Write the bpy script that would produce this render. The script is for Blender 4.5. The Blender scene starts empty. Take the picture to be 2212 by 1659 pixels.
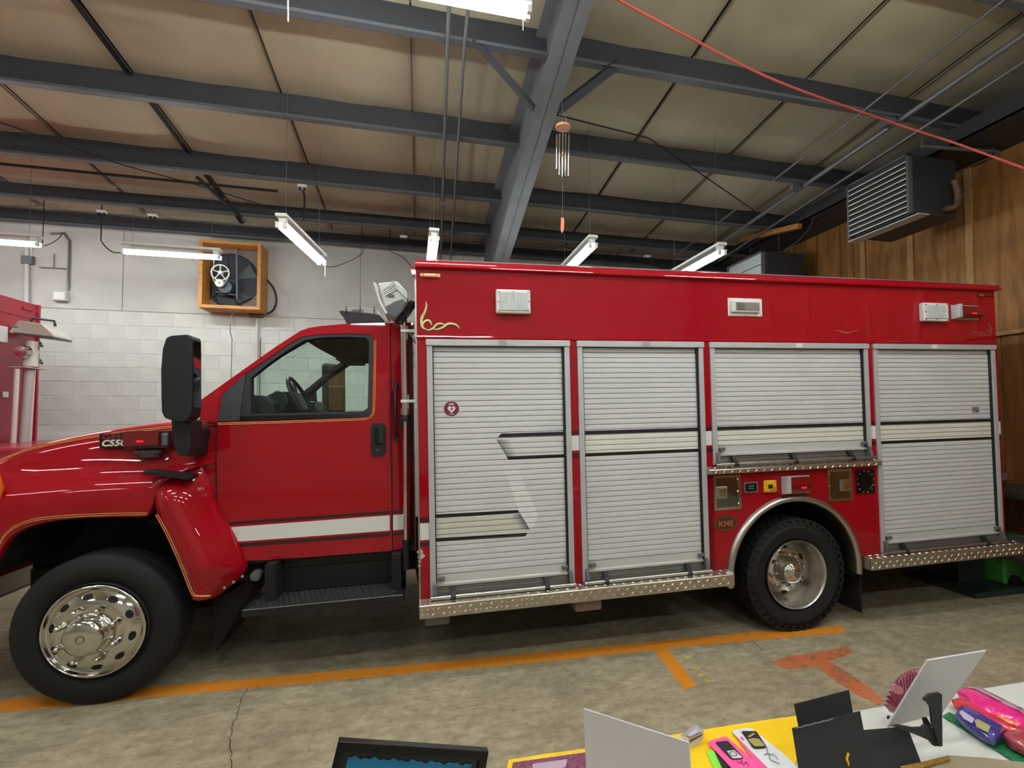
import bpy, math, random
from math import sin, cos, pi, radians, sqrt, atan2
from mathutils import Vector, Matrix
from mathutils.geometry import tessellate_polygon
random.seed(7)
SC = bpy.context.scene
COL = SC.collection
# ------------------------------------------------------------------ camera
FPX, YAW, PIT, ROL, CX, CY = 1084.963, 0.2432238, 0.0328538, -0.0035871, 1176.591, 861.244
TY, TR = -0.0239113, 0.0190831          # the truck's heading and rake in the room
S = 1.35
H = 1.2328 * S
CAM = Vector((0, 0, H))


def _axes():
    cy, sy, cp, sp, cr, sr = cos(YAW), sin(YAW), cos(PIT), sin(PIT), cos(ROL), sin(ROL)
    F = Vector((sy * cp, cy * cp, sp)); R0 = Vector((cy, -sy, 0)); U0 = R0.cross(F)
    return cr * R0 + sr * U0, -sr * R0 + cr * U0, F


RR, UU, FF = _axes()
cam = bpy.data.cameras.new('camera'); cam_o = bpy.data.objects.new('camera', cam); COL.objects.link(cam_o)
cam.sensor_fit = 'HORIZONTAL'; cam.sensor_width = 36; cam.lens = FPX / 2212 * 36
cam.shift_x = (1106 - CX) / 2212; cam.shift_y = (CY - 829.5) / 2212
cam.clip_start = 0.05
cam_o.matrix_world = Matrix(((RR.x, UU.x, -FF.x, 0), (RR.y, UU.y, -FF.y, 0), (RR.z, UU.z, -FF.z, H), (0, 0, 0, 1)))
SC.camera = cam_o
# ------------------------------------------------------------------ world, exposure
SC.view_settings.view_transform = 'Standard'; SC.view_settings.look = 'None'
SC.view_settings.gamma = 1; SC.view_settings.use_curve_mapping = False
SC.view_settings.exposure = 2.2
w = bpy.data.worlds.new('world'); SC.world = w; w.use_nodes = True
w.node_tree.nodes['Background'].inputs[0].default_value = (0.03, 0.03, 0.035, 1)
w.node_tree.nodes['Background'].inputs[1].default_value = 0.3
TUBE_POWER = 15.0                       # emission of the fluorescent tubes
SC.cycles.max_bounces = 6; SC.cycles.diffuse_bounces = 4; SC.cycles.glossy_bounces = 4
SC.cycles.transmission_bounces = 6; SC.cycles.transparent_max_bounces = 12
SC.cycles.sample_clamp_indirect = 6; SC.cycles.caustics_reflective = False; SC.cycles.caustics_refractive = False


# ------------------------------------------------------------------ pixel -> real plane
def ray(u, v):
    return RR * ((u - CX) / FPX) + UU * (-(v - CY) / FPX) + FF


def WP(u, v, n, d):
    r = ray(u, v); n = Vector(n); return CAM + r * ((d - n.dot(CAM)) / n.dot(r))


def WX(u, v, x): return WP(u, v, (1, 0, 0), x)
def WY(u, v, y): return WP(u, v, (0, 1, 0), y)
def WZ(u, v, z): return WP(u, v, (0, 0, 1), z)
def WR(u, v, dz=0.0): return WP(u, v, (0, .083, 1), 5.017 + dz)   # underside of the purlins
def roofz(y): return 5.017 - .083 * y


EX = Vector((cos(TY) * cos(TR), sin(TY) * cos(TR), sin(TR)))
EZ = Vector((-sin(TR) * cos(TY), -sin(TR) * sin(TY), cos(TR)))
EY = EZ.cross(EX)
TO = Vector((0, 2.5 * S, H))


def TP(u, v, y=0.0):                     # pixel -> truck coordinates on its plane y
    r = ray(u, v); o = TO - CAM
    t = (o + EY * y).dot(EY) / r.dot(EY); q = r * t - o
    return Vector((q.dot(EX), y, q.dot(EZ) + H))


def TPx(u, v, x):                        # pixel -> truck coordinates on its plane x
    r = ray(u, v); o = TO - CAM
    t = (o + EX * x).dot(EX) / r.dot(EX); q = r * t - o
    return Vector((x, q.dot(EY), q.dot(EZ) + H))


# ------------------------------------------------------------------ materials
def lin(c):
    return tuple(((x / 255) / 12.92 if x / 255 <= .04045 else ((x / 255 + .055) / 1.055) ** 2.4) for x in c) + (1,)


def new_mat(name):
    m = bpy.data.materials.new(name); m.use_nodes = True
    return m, m.node_tree, m.node_tree.nodes['Principled BSDF']


def mat(name, col, rough=.5, metal=0., coat=0., spec=None, noise=0., nscale=8., bump=0., bscale=60., stretch=(1, 1, 1), emit=None, estr=0., col2=None):
    m, nt, b = new_mat(name)
    c = lin(col)
    b.inputs['Base Color'].default_value = c
    b.inputs['Roughness'].default_value = rough; b.inputs['Metallic'].default_value = metal
    b.inputs['Coat Weight'].default_value = coat; b.inputs['Coat Roughness'].default_value = .025
    if spec is not None: b.inputs['Specular IOR Level'].default_value = spec
    if emit: b.inputs['Emission Color'].default_value = lin(emit); b.inputs['Emission Strength'].default_value = estr
    if noise or bump:
        tc = nt.nodes.new('ShaderNodeTexCoord'); mp = nt.nodes.new('ShaderNodeMapping'); mp.inputs['Scale'].default_value = stretch
        nt.links.new(tc.outputs['Object'], mp.inputs[0])
    if noise:
        n = nt.nodes.new('ShaderNodeTexNoise'); n.inputs['Scale'].default_value = nscale; n.inputs['Detail'].default_value = 6
        nt.links.new(mp.outputs[0], n.inputs['Vector'])
        r = nt.nodes.new('ShaderNodeValToRGB'); r.color_ramp.elements[0].position = .3; r.color_ramp.elements[1].position = .7
        d = lin(col2) if col2 else tuple(x * (1 - noise) for x in c[:3]) + (1,)
        r.color_ramp.elements[0].color = d
        r.color_ramp.elements[1].color = c if col2 else tuple(min(1, x * (1 + noise * .6)) for x in c[:3]) + (1,)
        nt.links.new(n.outputs[0], r.inputs[0]); nt.links.new(r.outputs[0], b.inputs['Base Color'])
    if bump:
        n2 = nt.nodes.new('ShaderNodeTexNoise'); n2.inputs['Scale'].default_value = bscale; n2.inputs['Detail'].default_value = 4
        nt.links.new(mp.outputs[0], n2.inputs['Vector'])
        bp = nt.nodes.new('ShaderNodeBump'); bp.inputs['Strength'].default_value = bump; bp.inputs['Distance'].default_value = .01
        nt.links.new(n2.outputs[0], bp.inputs['Height']); nt.links.new(bp.outputs[0], b.inputs['Normal'])
    return m


def glass_mat(name, tint, refl=.08):
    m, nt, b = new_mat(name); nt.nodes.remove(b); out = nt.nodes['Material Output']
    t = nt.nodes.new('ShaderNodeBsdfTransparent'); t.inputs[0].default_value = tint
    g = nt.nodes.new('ShaderNodeBsdfGlossy'); g.inputs['Roughness'].default_value = .02
    lw = nt.nodes.new('ShaderNodeLayerWeight'); lw.inputs[0].default_value = .5
    pw = nt.nodes.new('ShaderNodeMath'); pw.operation = 'POWER'; nt.links.new(lw.outputs['Facing'], pw.inputs[0]); pw.inputs[1].default_value = 4.5
    fr = nt.nodes.new('ShaderNodeMath'); fr.operation = 'MULTIPLY_ADD'; nt.links.new(pw.outputs[0], fr.inputs[0]); fr.inputs[1].default_value = .6; fr.inputs[2].default_value = .035
    mx = nt.nodes.new('ShaderNodeMixShader')
    nt.links.new(fr.outputs[0], mx.inputs[0]); nt.links.new(t.outputs[0], mx.inputs[1]); nt.links.new(g.outputs[0], mx.inputs[2])
    nt.links.new(mx.outputs[0], out.inputs[0]); return m


RED = mat('red_paint', (162, 0, 24), .55, coat=1., spec=.1)
RED2 = mat('second_red_paint', (165, 22, 50), .45, coat=.4)
MAROON = mat('dark_maroon_band', (52, 6, 16), .35, coat=.6)
BLACKP = mat('black_plastic', (20, 21, 23), .55, bump=.15, bscale=300)
BLACKG = mat('black_gloss', (8, 8, 9), .25)
RUBBER = mat('tyre_rubber', (15, 15, 16), .75, bump=.2, bscale=120)
DARK = mat('underbody_black', (12, 12, 13), .8)
CHROME = mat('polished_metal', (215, 212, 205), .1, metal=1.)
CHROME2 = mat('brushed_metal', (190, 186, 178), .32, metal=1., bump=.05, bscale=400)
ALU = mat('anodised_aluminium', (192, 192, 194), .42, metal=.25)
ALU2 = mat('sill_aluminium', (150, 147, 142), .4, metal=.6)
TREAD = mat('tread_plate', (196, 188, 174), .27, metal=.9)
WHITEP = mat('white_paint', (226, 226, 220), .35)
GOLD = mat('gold_leaf', (214, 160, 82), .35, metal=.3)
GOLDL = mat('pale_gold_leaf', (225, 215, 150), .4)
CLEARL = mat('frosted_lens', (196, 200, 198), .18, noise=.15, nscale=60, stretch=(1, 1, .2), bump=.4, bscale=90)
REDL = mat('red_lens', (120, 4, 14), .12, coat=1.)
REDG = mat('glowing_red_reflector', (230, 20, 40), .2, emit=(255, 20, 40), estr=.25)  # faint emission makes the reflector patch in the red lenses glow
AMBER = mat('amber_lens', (225, 105, 20), .25, coat=.5)
YELP = mat('yellow_plastic', (236, 178, 20), .4)
GREY = mat('grey_metal', (110, 112, 115), .45, metal=.4)
STEEL = mat('painted_roof_steel', (54, 55, 60), .55, noise=.15, nscale=3)
LIT_FLANGE = mat('lit_flange_steel', (88, 90, 94), .5)  # purlin steel made lighter: lamp light from below put into the colour
STEEL2 = mat('rafter_steel', (112, 114, 118), .55, noise=.12, nscale=4)
WOOD = mat('fan_box_wood', (196, 134, 66), .6, noise=.25, nscale=5, stretch=(1, 1, 6))
CARD = mat('black_card', (38, 38, 40), .7, bump=.2, bscale=200)
PAPER = mat('white_board', (212, 210, 212), .6)
PAPERB = mat('board_grey_back', (206, 196, 192), .7)
CLOTH = mat('white_tablecloth', (205, 205, 196), .8, bump=.3, bscale=30)
YELLOW = mat('yellow_felt', (250, 205, 5), .8, bump=.3, bscale=80)
GLASS = glass_mat('tinted_glass', (.90, .975, .945, 1))
GLASSC = glass_mat('clear_plastic', (.93, .93, .93, 1))
MIRROR = mat('mirror_glass', (225, 225, 225), .03, metal=1.)
RUST = mat('rusty_plate', (120, 92, 78), .7, noise=.5, nscale=30)
CONDUIT = mat('galvanised_conduit', (120, 122, 122), .45, metal=.5)
WHITEWALL = mat('white_pipe', (205, 206, 200), .5)


def tube_mat():
    m, nt, b = new_mat('lit_tube'); nt.nodes.remove(b)
    e = nt.nodes.new('ShaderNodeEmission'); e.inputs[0].default_value = (.93, .985, .99, 1); e.inputs[1].default_value = TUBE_POWER
    nt.links.new(e.outputs[0], nt.nodes['Material Output'].inputs[0]); return m


TUBE = tube_mat()


def floor_mat():
    m, nt, b = new_mat('oiled_concrete'); N = nt.nodes.new; L = nt.links.new
    tc = N('ShaderNodeTexCoord')
    def noise(sc, det, st=(1, 1, 1), rough=.6):
        mp = N('ShaderNodeMapping'); mp.inputs['Scale'].default_value = st; L(tc.outputs['Object'], mp.inputs[0])
        n = N('ShaderNodeTexNoise'); n.inputs['Scale'].default_value = sc; n.inputs['Detail'].default_value = det; n.inputs['Roughness'].default_value = rough
        L(mp.outputs[0], n.inputs['Vector']); return n.outputs[0]
    r = N('ShaderNodeValToRGB'); e = r.color_ramp.elements
    e[0].position = .32; e[0].color = lin((156, 142, 118)); e[1].position = .68; e[1].color = lin((196, 182, 152))
    L(noise(1.9, 10, (1, 1.3, 1), .75), r.inputs[0])
    r2 = N('ShaderNodeValToRGB'); e = r2.color_ramp.elements
    e[0].position = .36; e[0].color = lin((150, 140, 122)); e[1].position = .62; e[1].color = (1, 1, 1, 1)
    L(noise(9, 9, (1, 1.8, 1), .75), r2.inputs[0])
    mx = N('ShaderNodeMix'); mx.data_type = 'RGBA'; mx.blend_type = 'MULTIPLY'; mx.inputs[0].default_value = .55
    L(r.outputs[0], mx.inputs[6]); L(r2.outputs[0], mx.inputs[7])
    r3 = N('ShaderNodeValToRGB'); e = r3.color_ramp.elements
    e[0].position = .34; e[0].color = (.35, .33, .30, 1); e[1].position = .42; e[1].color = (1, 1, 1, 1)
    L(noise(22, 5), r3.inputs[0])
    m2 = N('ShaderNodeMix'); m2.data_type = 'RGBA'; m2.blend_type = 'MULTIPLY'; m2.inputs[0].default_value = .35
    L(mx.outputs[2], m2.inputs[6]); L(r3.outputs[0], m2.inputs[7]); L(m2.outputs[2], b.inputs['Base Color'])
    b.inputs['Roughness'].default_value = .72
    bp = N('ShaderNodeBump'); bp.inputs['Strength'].default_value = .25; bp.inputs['Distance'].default_value = .01
    L(noise(60, 6), bp.inputs['Height']); L(bp.outputs[0], b.inputs['Normal'])
    return m


def wood_mat(name, c1, c2, vert=True):
    m, nt, b = new_mat(name); N = nt.nodes.new; L = nt.links.new
    tc = N('ShaderNodeTexCoord'); mp = N('ShaderNodeMapping'); mp.inputs['Scale'].default_value = (3, 3, .35) if vert else (3, .35, 3)
    L(tc.outputs['Object'], mp.inputs[0])
    n = N('ShaderNodeTexNoise'); n.inputs['Scale'].default_value = 2.2; n.inputs['Detail'].default_value = 8; n.inputs['Distortion'].default_value = 1.5
    L(mp.outputs[0], n.inputs['Vector'])
    r = N('ShaderNodeValToRGB'); e = r.color_ramp.elements; e[0].position = .35; e[0].color = lin(c1); e[1].position = .65; e[1].color = lin(c2)
    L(n.outputs[0], r.inputs[0]); L(r.outputs[0], b.inputs['Base Color']); b.inputs['Roughness'].default_value = .6
    return m


PLY = wood_mat('plywood_siding', (134, 88, 40), (172, 120, 60))
BATTEN = wood_mat('batten_wood', (164, 124, 70), (192, 152, 94))


# ------------------------------------------------------------------ mesh builder
class MB:
    def __init__(s): s.v = []; s.f = []; s.m = []; s.cur = 0

    def add(s, vs, fs):
        o = len(s.v); s.v += [tuple(p) for p in vs]; s.f += [tuple(i + o for i in f) for f in fs]; s.m += [s.cur] * len(fs); return s

    def box(s, x0, x1, y0, y1, z0, z1):
        return s.add([(x, y, z) for x in (x0, x1) for y in (y0, y1) for z in (z0, z1)],
                     [(0, 1, 3, 2), (4, 6, 7, 5), (0, 4, 5, 1), (2, 3, 7, 6), (0, 2, 6, 4), (1, 5, 7, 3)])

    def obox(s, c, ax, ay, az, hx, hy, hz):   # oriented box
        c, ax, ay, az = Vector(c), Vector(ax).normalized(), Vector(ay).normalized(), Vector(az).normalized()
        vs = [c + ax * hx * i + ay * hy * j + az * hz * k for i in (-1, 1) for j in (-1, 1) for k in (-1, 1)]
        return s.add(vs, [(0, 1, 3, 2), (4, 6, 7, 5), (0, 4, 5, 1), (2, 3, 7, 6), (0, 2, 6, 4), (1, 5, 7, 3)])

    def bar(s, a, b, wd, ht, up=(0, 0, 1)):
        a, b = Vector(a), Vector(b); d = (b - a); u = Vector(up); sd = d.cross(u).normalized(); u = sd.cross(d).normalized()
        return s.obox((a + b) / 2, d, sd, u, d.length / 2, wd / 2, ht / 2)

    def tube(s, pts, r, n=8, cap=True):
        pts = [Vector(p) for p in pts]; rs = r if isinstance(r, (list, tuple)) else [r] * len(pts)
        vs = []; ref = None
        for i, p in enumerate(pts):
            d = (pts[min(i + 1, len(pts) - 1)] - pts[max(i - 1, 0)]).normalized()
            if ref is None:
                ref = d.cross(Vector((0, 0, 1)));
                if ref.length < .01: ref = d.cross(Vector((0, 1, 0)))
            a = (ref - d * ref.dot(d)).normalized(); ref = a; b = d.cross(a)
            vs += [p + (a * cos(2 * pi * k / n) + b * sin(2 * pi * k / n)) * rs[i] for k in range(n)]
        fs = [(i * n + k, i * n + (k + 1) % n, (i + 1) * n + (k + 1) % n, (i + 1) * n + k) for i in range(len(pts) - 1) for k in range(n)]
        if cap: fs += [tuple(range(n))[::-1], tuple((len(pts) - 1) * n + k for k in range(n))]
        return s.add(vs, fs)

    def lathe(s, prof, c, axis='y', n=32, cap=False):   # prof: (radius, along)
        c = Vector(c); vs = []
        for r, t in prof:
            for k in range(n):
                a = 2 * pi * k / n
                if axis == 'y': vs.append(c + Vector((r * cos(a), t, r * sin(a))))
                elif axis == 'z': vs.append(c + Vector((r * cos(a), r * sin(a), t)))
                else: vs.append(c + Vector((t, r * cos(a), r * sin(a))))
        fs = [(i * n + k, i * n + (k + 1) % n, (i + 1) * n + (k + 1) % n, (i + 1) * n + k) for i in range(len(prof) - 1) for k in range(n)]
        if cap: fs += [tuple(range(n)), tuple((len(prof) - 1) * n + k for k in range(n))[::-1]]
        return s.add(vs, fs)

    def prism(s, pts, off):                  # polygon (3-D points) extruded by a vector
        pts = [Vector(p) for p in pts]; off = Vector(off); n = len(pts)
        tri = tessellate_polygon([pts])
        vs = pts + [p + off for p in pts]
        fs = [tuple(t) for t in tri] + [tuple(i + n for i in t[::-1]) for t in tri] + [(i, (i + 1) % n, n + (i + 1) % n, n + i) for i in range(n)]
        return s.add(vs, fs)

    def holed(s, outer, hole, off):          # polygon with one hole, extruded
        outer = [Vector(p) for p in outer]; hole = [Vector(p) for p in hole]; off = Vector(off)
        tri = tessellate_polygon([outer, hole]); P = outer + hole; n = len(P); a = len(outer); h = len(hole)
        vs = P + [p + off for p in P]
        fs = [tuple(t) for t in tri] + [tuple(i + n for i in t[::-1]) for t in tri]
        fs += [(i, (i + 1) % a, n + (i + 1) % a, n + i) for i in range(a)] + [(a + i, a + (i + 1) % h, n + a + (i + 1) % h, n + a + i) for i in range(h)]
        return s.add(vs, fs)

    def grid(s, rows):                       # rows of points -> surface
        n = len(rows[0]); vs = [p for r in rows for p in r]
        return s.add(vs, [(i * n + k, i * n + k + 1, (i + 1) * n + k + 1, (i + 1) * n + k) for i in range(len(rows) - 1) for k in range(n - 1)])

    def mesh(s, name, mats, smooth=None):
        me = bpy.data.meshes.new(name); me.from_pydata(s.v, [], s.f)
        for m in (mats if isinstance(mats, (list, tuple)) else [mats]): me.materials.append(m)
        me.polygons.foreach_set('material_index', s.m)
        import bmesh
        bm = bmesh.new(); bm.from_mesh(me); bmesh.ops.recalc_face_normals(bm, faces=bm.faces); bm.to_mesh(me); bm.free()
        if smooth is not None:
            me.polygons.foreach_set('use_smooth', [True] * len(me.polygons)); me.set_sharp_from_angle(angle=radians(smooth))
        return me

    def build(s, name, mats, parent=None, smooth=None, bevel=0, label=None, kind=None, loc=None):
        o = bpy.data.objects.new(name, s.mesh(name, mats, smooth)); COL.objects.link(o)
        if parent: o.parent = parent
        if loc: o.location = loc
        if bevel:
            b = o.modifiers.new('bevel', 'BEVEL'); b.width = bevel; b.segments = 2; b.limit_method = 'ANGLE'; b.angle_limit = radians(40)
        if label: o['label'] = label
        if kind: o['kind'] = kind
        return o


def empty(name, loc=(0, 0, 0), label=None, cat=None, group=None):
    o = bpy.data.objects.new(name, None); COL.objects.link(o); o.location = loc; o.empty_display_size = .1
    return tag(o, label, cat, group)


def tag(o, label=None, cat=None, group=None):
    if label: o['label'] = label
    if cat: o['category'] = cat
    if group: o['group'] = group
    return o


def struct(o): o['kind'] = 'structure'; return o


def rel(p, o): return Vector(p) - o.location


def text_part(name, body, size, m, parent, loc, xdir=(1, 0, 0), up=(0, 0, 1), depth=.001, bold=0., shear=0., sx=1.):
    c = bpy.data.curves.new(name, 'FONT'); c.body = body; c.size = size; c.extrude = depth; c.offset = bold; c.shear = shear
    c.align_x = 'CENTER'; c.align_y = 'CENTER'; c.resolution_u = 2
    t = bpy.data.objects.new(name, c); COL.objects.link(t)
    me = bpy.data.meshes.new_from_object(t.evaluated_get(bpy.context.evaluated_depsgraph_get()))
    bpy.data.objects.remove(t); me.materials.clear(); me.materials.append(m)
    X = Vector(xdir).normalized(); U = Vector(up).normalized(); Z = X.cross(U)
    M = Matrix(((X.x * sx, U.x, Z.x, 0), (X.y * sx, U.y, Z.y, 0), (X.z * sx, U.z, Z.z, 0), (0, 0, 0, 1)))
    me.transform(M)
    o = bpy.data.objects.new(name, me); COL.objects.link(o)
    if parent: o.parent = parent
    o.location = loc; return o


def lerp(pts, x):
    pts = sorted(pts)
    if x <= pts[0][0]: return pts[0][1]
    for (a, b), (c, d) in zip(pts, pts[1:]):
        if x <= c: return b + (d - b) * (x - a) / (c - a)
    return pts[-1][1]


def curve(pts, n=6):                          # Catmull-Rom through points
    P = [Vector(p) for p in pts]; P = [P[0] * 2 - P[1]] + P + [P[-1] * 2 - P[-2]]; out = []
    for i in range(1, len(P) - 2):
        for k in range(n):
            t = k / n; a, b, c, d = P[i - 1:i + 3]
            out.append(.5 * ((2 * b) + (c - a) * t + (2 * a - 5 * b + 4 * c - d) * t * t + (3 * b - a - 3 * c + d) * t ** 3))
    return out + [P[-2]]
# ================================================================== THE ROOM
XL, XR, YB, YF = -9.0, 6.0, 8.4, -5.0
FLOORM = floor_mat()
fl = struct(MB().box(XL, XR, YF, YB, -.2, 0).build('floor', FLOORM))


def spray_mat(name, col, thr, sc=9., amax=1.):      # worn paint: breaks up into the concrete below
    m, nt, b = new_mat(name); N = nt.nodes.new; L = nt.links.new
    tc = N('ShaderNodeTexCoord'); n = N('ShaderNodeTexNoise'); n.inputs['Scale'].default_value = sc; n.inputs['Detail'].default_value = 8
    n.inputs['Roughness'].default_value = .75; L(tc.outputs['Object'], n.inputs['Vector'])
    r = N('ShaderNodeValToRGB'); r.color_ramp.elements[0].position = thr; r.color_ramp.elements[1].position = thr + .13; r.color_ramp.elements[1].color = (amax, amax, amax, 1)
    L(n.outputs[0], r.inputs[0]); L(r.outputs[0], b.inputs['Alpha'])
    b.inputs['Base Color'].default_value = lin(col); b.inputs['Roughness'].default_value = .7
    return m


LINE = spray_mat('orange_line_paint', (226, 140, 34), .27)
SPRAY = spray_mat('faded_orange_spray', (240, 134, 84), .34, 5, .66)
YLET = spray_mat('yellow_stencil', (226, 204, 70), .30, 30, 1.)


def flat(px, z=0.0): return [WZ(u, v, z) for u, v in px]


def paint(name, px, m, label):
    return MB().prism(flat(px), (0, 0, .0015)).build(name, m, fl, label=label)


paint('painted_line', [(-60, 1518), (250, 1490), (540, 1466), (905, 1434), (1330, 1394), (1640, 1364), (1820, 1352), (1826, 1367), (1500, 1395), (1150, 1432), (905, 1453), (540, 1487), (250, 1514), (-60, 1546)], LINE, 'long orange line')
paint('painted_line', [(1412, 1404), (1442, 1401), (1506, 1482), (1478, 1490)], LINE, 'short orange tick')
paint('sprayed_arrow', [(1665, 1432), (1700, 1418), (1752, 1412), (1830, 1398), (1840, 1412), (1790, 1428), (1830, 1452), (1872, 1482), (1912, 1512), (1900, 1524), (1850, 1500), (1800, 1468), (1765, 1440), (1700, 1446)], SPRAY, 'faded orange arrow')
for ch, u, v in (('A', 1484, 1420), ('2', 1503, 1444), ('6', 1516, 1458), ('3', 1532, 1470)):
    p = WZ(u, v, .001); d = (WZ(1478, 1480, 0) - WZ(1412, 1395, 0)).normalized()
    text_part('stencil_letter', ch, .075, YLET, fl, p, xdir=d, up=(-d.y, d.x, 0), depth=.0006)
CRACK = mat('crack_dark', (62, 56, 48), .9)


def crack(px, wd, lab=None):
    pts = [WZ(u, v, .0004) for u, v in px]; q = []
    for a, b in zip(pts, pts[1:]):
        for k in range(6):
            t = k / 6; q.append(a.lerp(b, t) + Vector((random.uniform(-.008, .008), random.uniform(-.008, .008), 0)))
    q.append(pts[-1]); m = MB(); l = []; r = []
    for i, p in enumerate(q):
        d = (q[min(i + 1, len(q) - 1)] - q[max(0, i - 1)]).normalized(); s_ = Vector((-d.y, d.x, 0)) * wd * random.uniform(.5, 1)
        l.append(p + s_); r.append(p - s_)
    m.grid([l, r]).build('crack', CRACK, fl)


crack([(538, 1478), (520, 1520), (505, 1560), (497, 1600), (500, 1659)], .003)
crack([(985, 1530), (1020, 1524), (1048, 1520)], .003)
crack([(1628, 1388), (1640, 1396), (1650, 1404)], .004)
crack([(1755, 1316), (1800, 1330), (1840, 1344)], .006)
crack([(930, 1372), (1060, 1365), (1300, 1340)], .002)

# back wall: white painted blocks below, tall panels above
BLOCKM = mat('painted_block', (208, 208, 200), .6, noise=.07, nscale=2.5, bump=.35, bscale=25)
PANELM = mat('painted_wall_panel', (200, 199, 192), .6, noise=.10, nscale=2, bump=.25, bscale=18)
JOINT = mat('painted_joint', (196, 195, 187), .8)
wb = struct(MB().box(XL - .2, XR + .2, YB + .012, YB + .25, 0, 4.9).build('wall_back', JOINT))
ZJ = 3.175; PITCH = .2032


def block_mesh(wd, dy):
    m = MB(); x = wd / 2 - .0015; z = PITCH / 2 - .0015; b = .005; y = YB + .0075 + dy
    vs = [(-x, YB + .014, -z), (x, YB + .014, -z), (x, YB + .014, z), (-x, YB + .014, z), (-x + b, y, -z + b), (x - b, y, -z + b), (x - b, y, z - b), (-x + b, y, z - b)]
    m.add(vs, [(4, 5, 6, 7), (0, 1, 5, 4), (1, 2, 6, 5), (2, 3, 7, 6), (3, 0, 4, 7)])
    return m


bmeshes = [block_mesh(.4064, dy).mesh('block', BLOCKM) for dy in (0, .0015, .003, -.0015)]
rest = MB(); nb = 0
for r in range(16):
    zc = ZJ - PITCH * (r + .5); off = 0 if r % 2 else .2032
    x = XL + off
    while x < XR:
        xc = x + .2032
        if r < 10 and -5.7 < xc < .2:
            o = bpy.data.objects.new('block', random.choice(bmeshes)); COL.objects.link(o); o.parent = wb; o.location = (xc, 0, zc); nb += 1
        elif zc > -.05:
            t = block_mesh(.4064, 0); rest.add([(a + xc, b, c + zc) for a, b, c in t.v], t.f)
        x += .4064
rest.build('blockwork', BLOCKM, wb, kind='stuff')
xs = [XL, -7.35, -5.75, -4.15, -2.6, -.93, .7, 2.3, 3.9, XR]
for a, b in zip(xs, xs[1:]):
    MB().box(a + .005, b - .005, YB - .004 + random.uniform(-.003, .003), YB + .014, ZJ + .008, 4.5).build('wall_panel', PANELM, wb, bevel=.004)

# right wall: plywood siding with battens, a ledge, lower panelling
wr = struct(MB().box(XR + .02, XR + .2, YF, YB + .2, 0, 4.45).build('wall_right', mat('wall_framing', (60, 40, 20), .8)))
bat = [WX(u, v, XR).y for u, v in ((1860, 520), (1968, 520), (2090, 560))]      # farthest first
st = (bat[0] - bat[2]) / 2
ys = [bat[0] + st * k for k in (4, 3, 2, 1)] + [bat[0] - st * k for k in range(0, 15)]
for a, b in zip([YB] + ys, ys):
    if a - b < .03: continue
    MB().box(XR + .001 + random.uniform(0, .004), XR + .02, b + .004, a - .004, 2.52, 4.45).build('plywood_panel', PLY, wr, bevel=.002)
for y in ys:
    if y <= bat[0] + .01: MB().box(XR - .019, XR + .001, y - .07, y + .005, 2.56, 4.45).build('batten', BATTEN, wr, bevel=.002)
PLYD = wood_mat('lower_panelling', (120, 74, 34), (150, 96, 46))
y = YB
while y > YF + .3:
    MB().box(XR + .004, XR + .02, y - .40 + .004, y - .004, 0, 2.5).build('lower_panel', PLYD, wr, bevel=.002); y -= .40
MB().box(XR - .035, XR, YF, YB, 2.49, 2.535).build('ledge', BATTEN, wr, bevel=.004)
for k in range(5):      # narrow planks left of the battens, over the plywood
    y = bat[0] + .12 + .227 * k
    MB().box(XR - .012, XR + .002, y + .005, y + .222, 2.56, 4.45).build('plank', PLY, wr, bevel=.003)
wl = struct(MB().box(XL - .2, XL, YF, YB, 0, 5.4).build('wall_left', BLOCKM))
wf = struct(MB().box(XL - .2, XR + .2, YF - .2, YF, 0, 5.6).build('wall_front', mat('front_wall', (190, 186, 175), .7)))

# ceiling: white faced insulation hung between the purlins in strips
INSUL = mat('roof_insulation', (182, 172, 146), .75, noise=.14, nscale=1.3, bump=.35, bscale=7)
ce = struct(MB().add([(XL - .2, YF - .2, roofz(YF) + .32), (XR + .2, YF - .2, roofz(YF) + .32), (XR + .2, YB + .2, roofz(YB) + .32), (XL - .2, YB + .2, roofz(YB) + .32),
                      (XL - .2, YF - .2, roofz(YF) + .4), (XR + .2, YF - .2, roofz(YF) + .4), (XR + .2, YB + .2, roofz(YB) + .4), (XL - .2, YB + .2, roofz(YB) + .4)],
                     [(0, 1, 2, 3), (4, 7, 6, 5), (0, 4, 5, 1), (1, 5, 6, 2), (2, 6, 7, 3), (3, 7, 4, 0)]).build('ceiling', DARK))
PY = [8.32, 7.56, 6.53, 5.31, 4.05, 2.8, 1.55, .3, -.95, -2.2, -3.45]
x = 2.41 - 1.25 * 10
while x < XR:
    a, b = max(x, XL) + .008, min(x + 1.25, XR) - .008
    if b - a > .1:
        rows = []
        sags = []
        yy = []
        for p, q in zip([YB] + PY, PY + [YF]):
            for k in range(5): yy.append((p + (q - p) * k / 5, sin(pi * k / 5)))
        yy.append((YF, 0))
        for i in range(7):
            t = i / 6; xx = a + (b - a) * t
            rows.append([(xx, y, roofz(y) + .255 + .03 * (1 - sin(pi * t)) * .6 - .02 * s_ * sin(pi * t) + .005 * sin(xx * 9 + y * 2)) for y, s_ in yy])
        g = MB(); g.grid(rows)
        g.build('ceiling_panel', INSUL, ce, smooth=60)
    x += 1.25
# seam strips and one dark strap between the ceiling strips
SEAM = mat('seam_tape', (104, 96, 78), .8)
for k in range(-7, 4):
    x = 2.41 + 1.25 * k
    w_ = .05 if k == -4 else .016
    zz = .215 if k == -4 else .244
    for p, q in zip(PY, PY[1:7]):
        MB().bar((x, p - .05, roofz(p) + zz), (x, q + .05, roofz(q) + zz), w_, .01).build('seam_strip', DARK if k == -4 else SEAM, ce)

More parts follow.
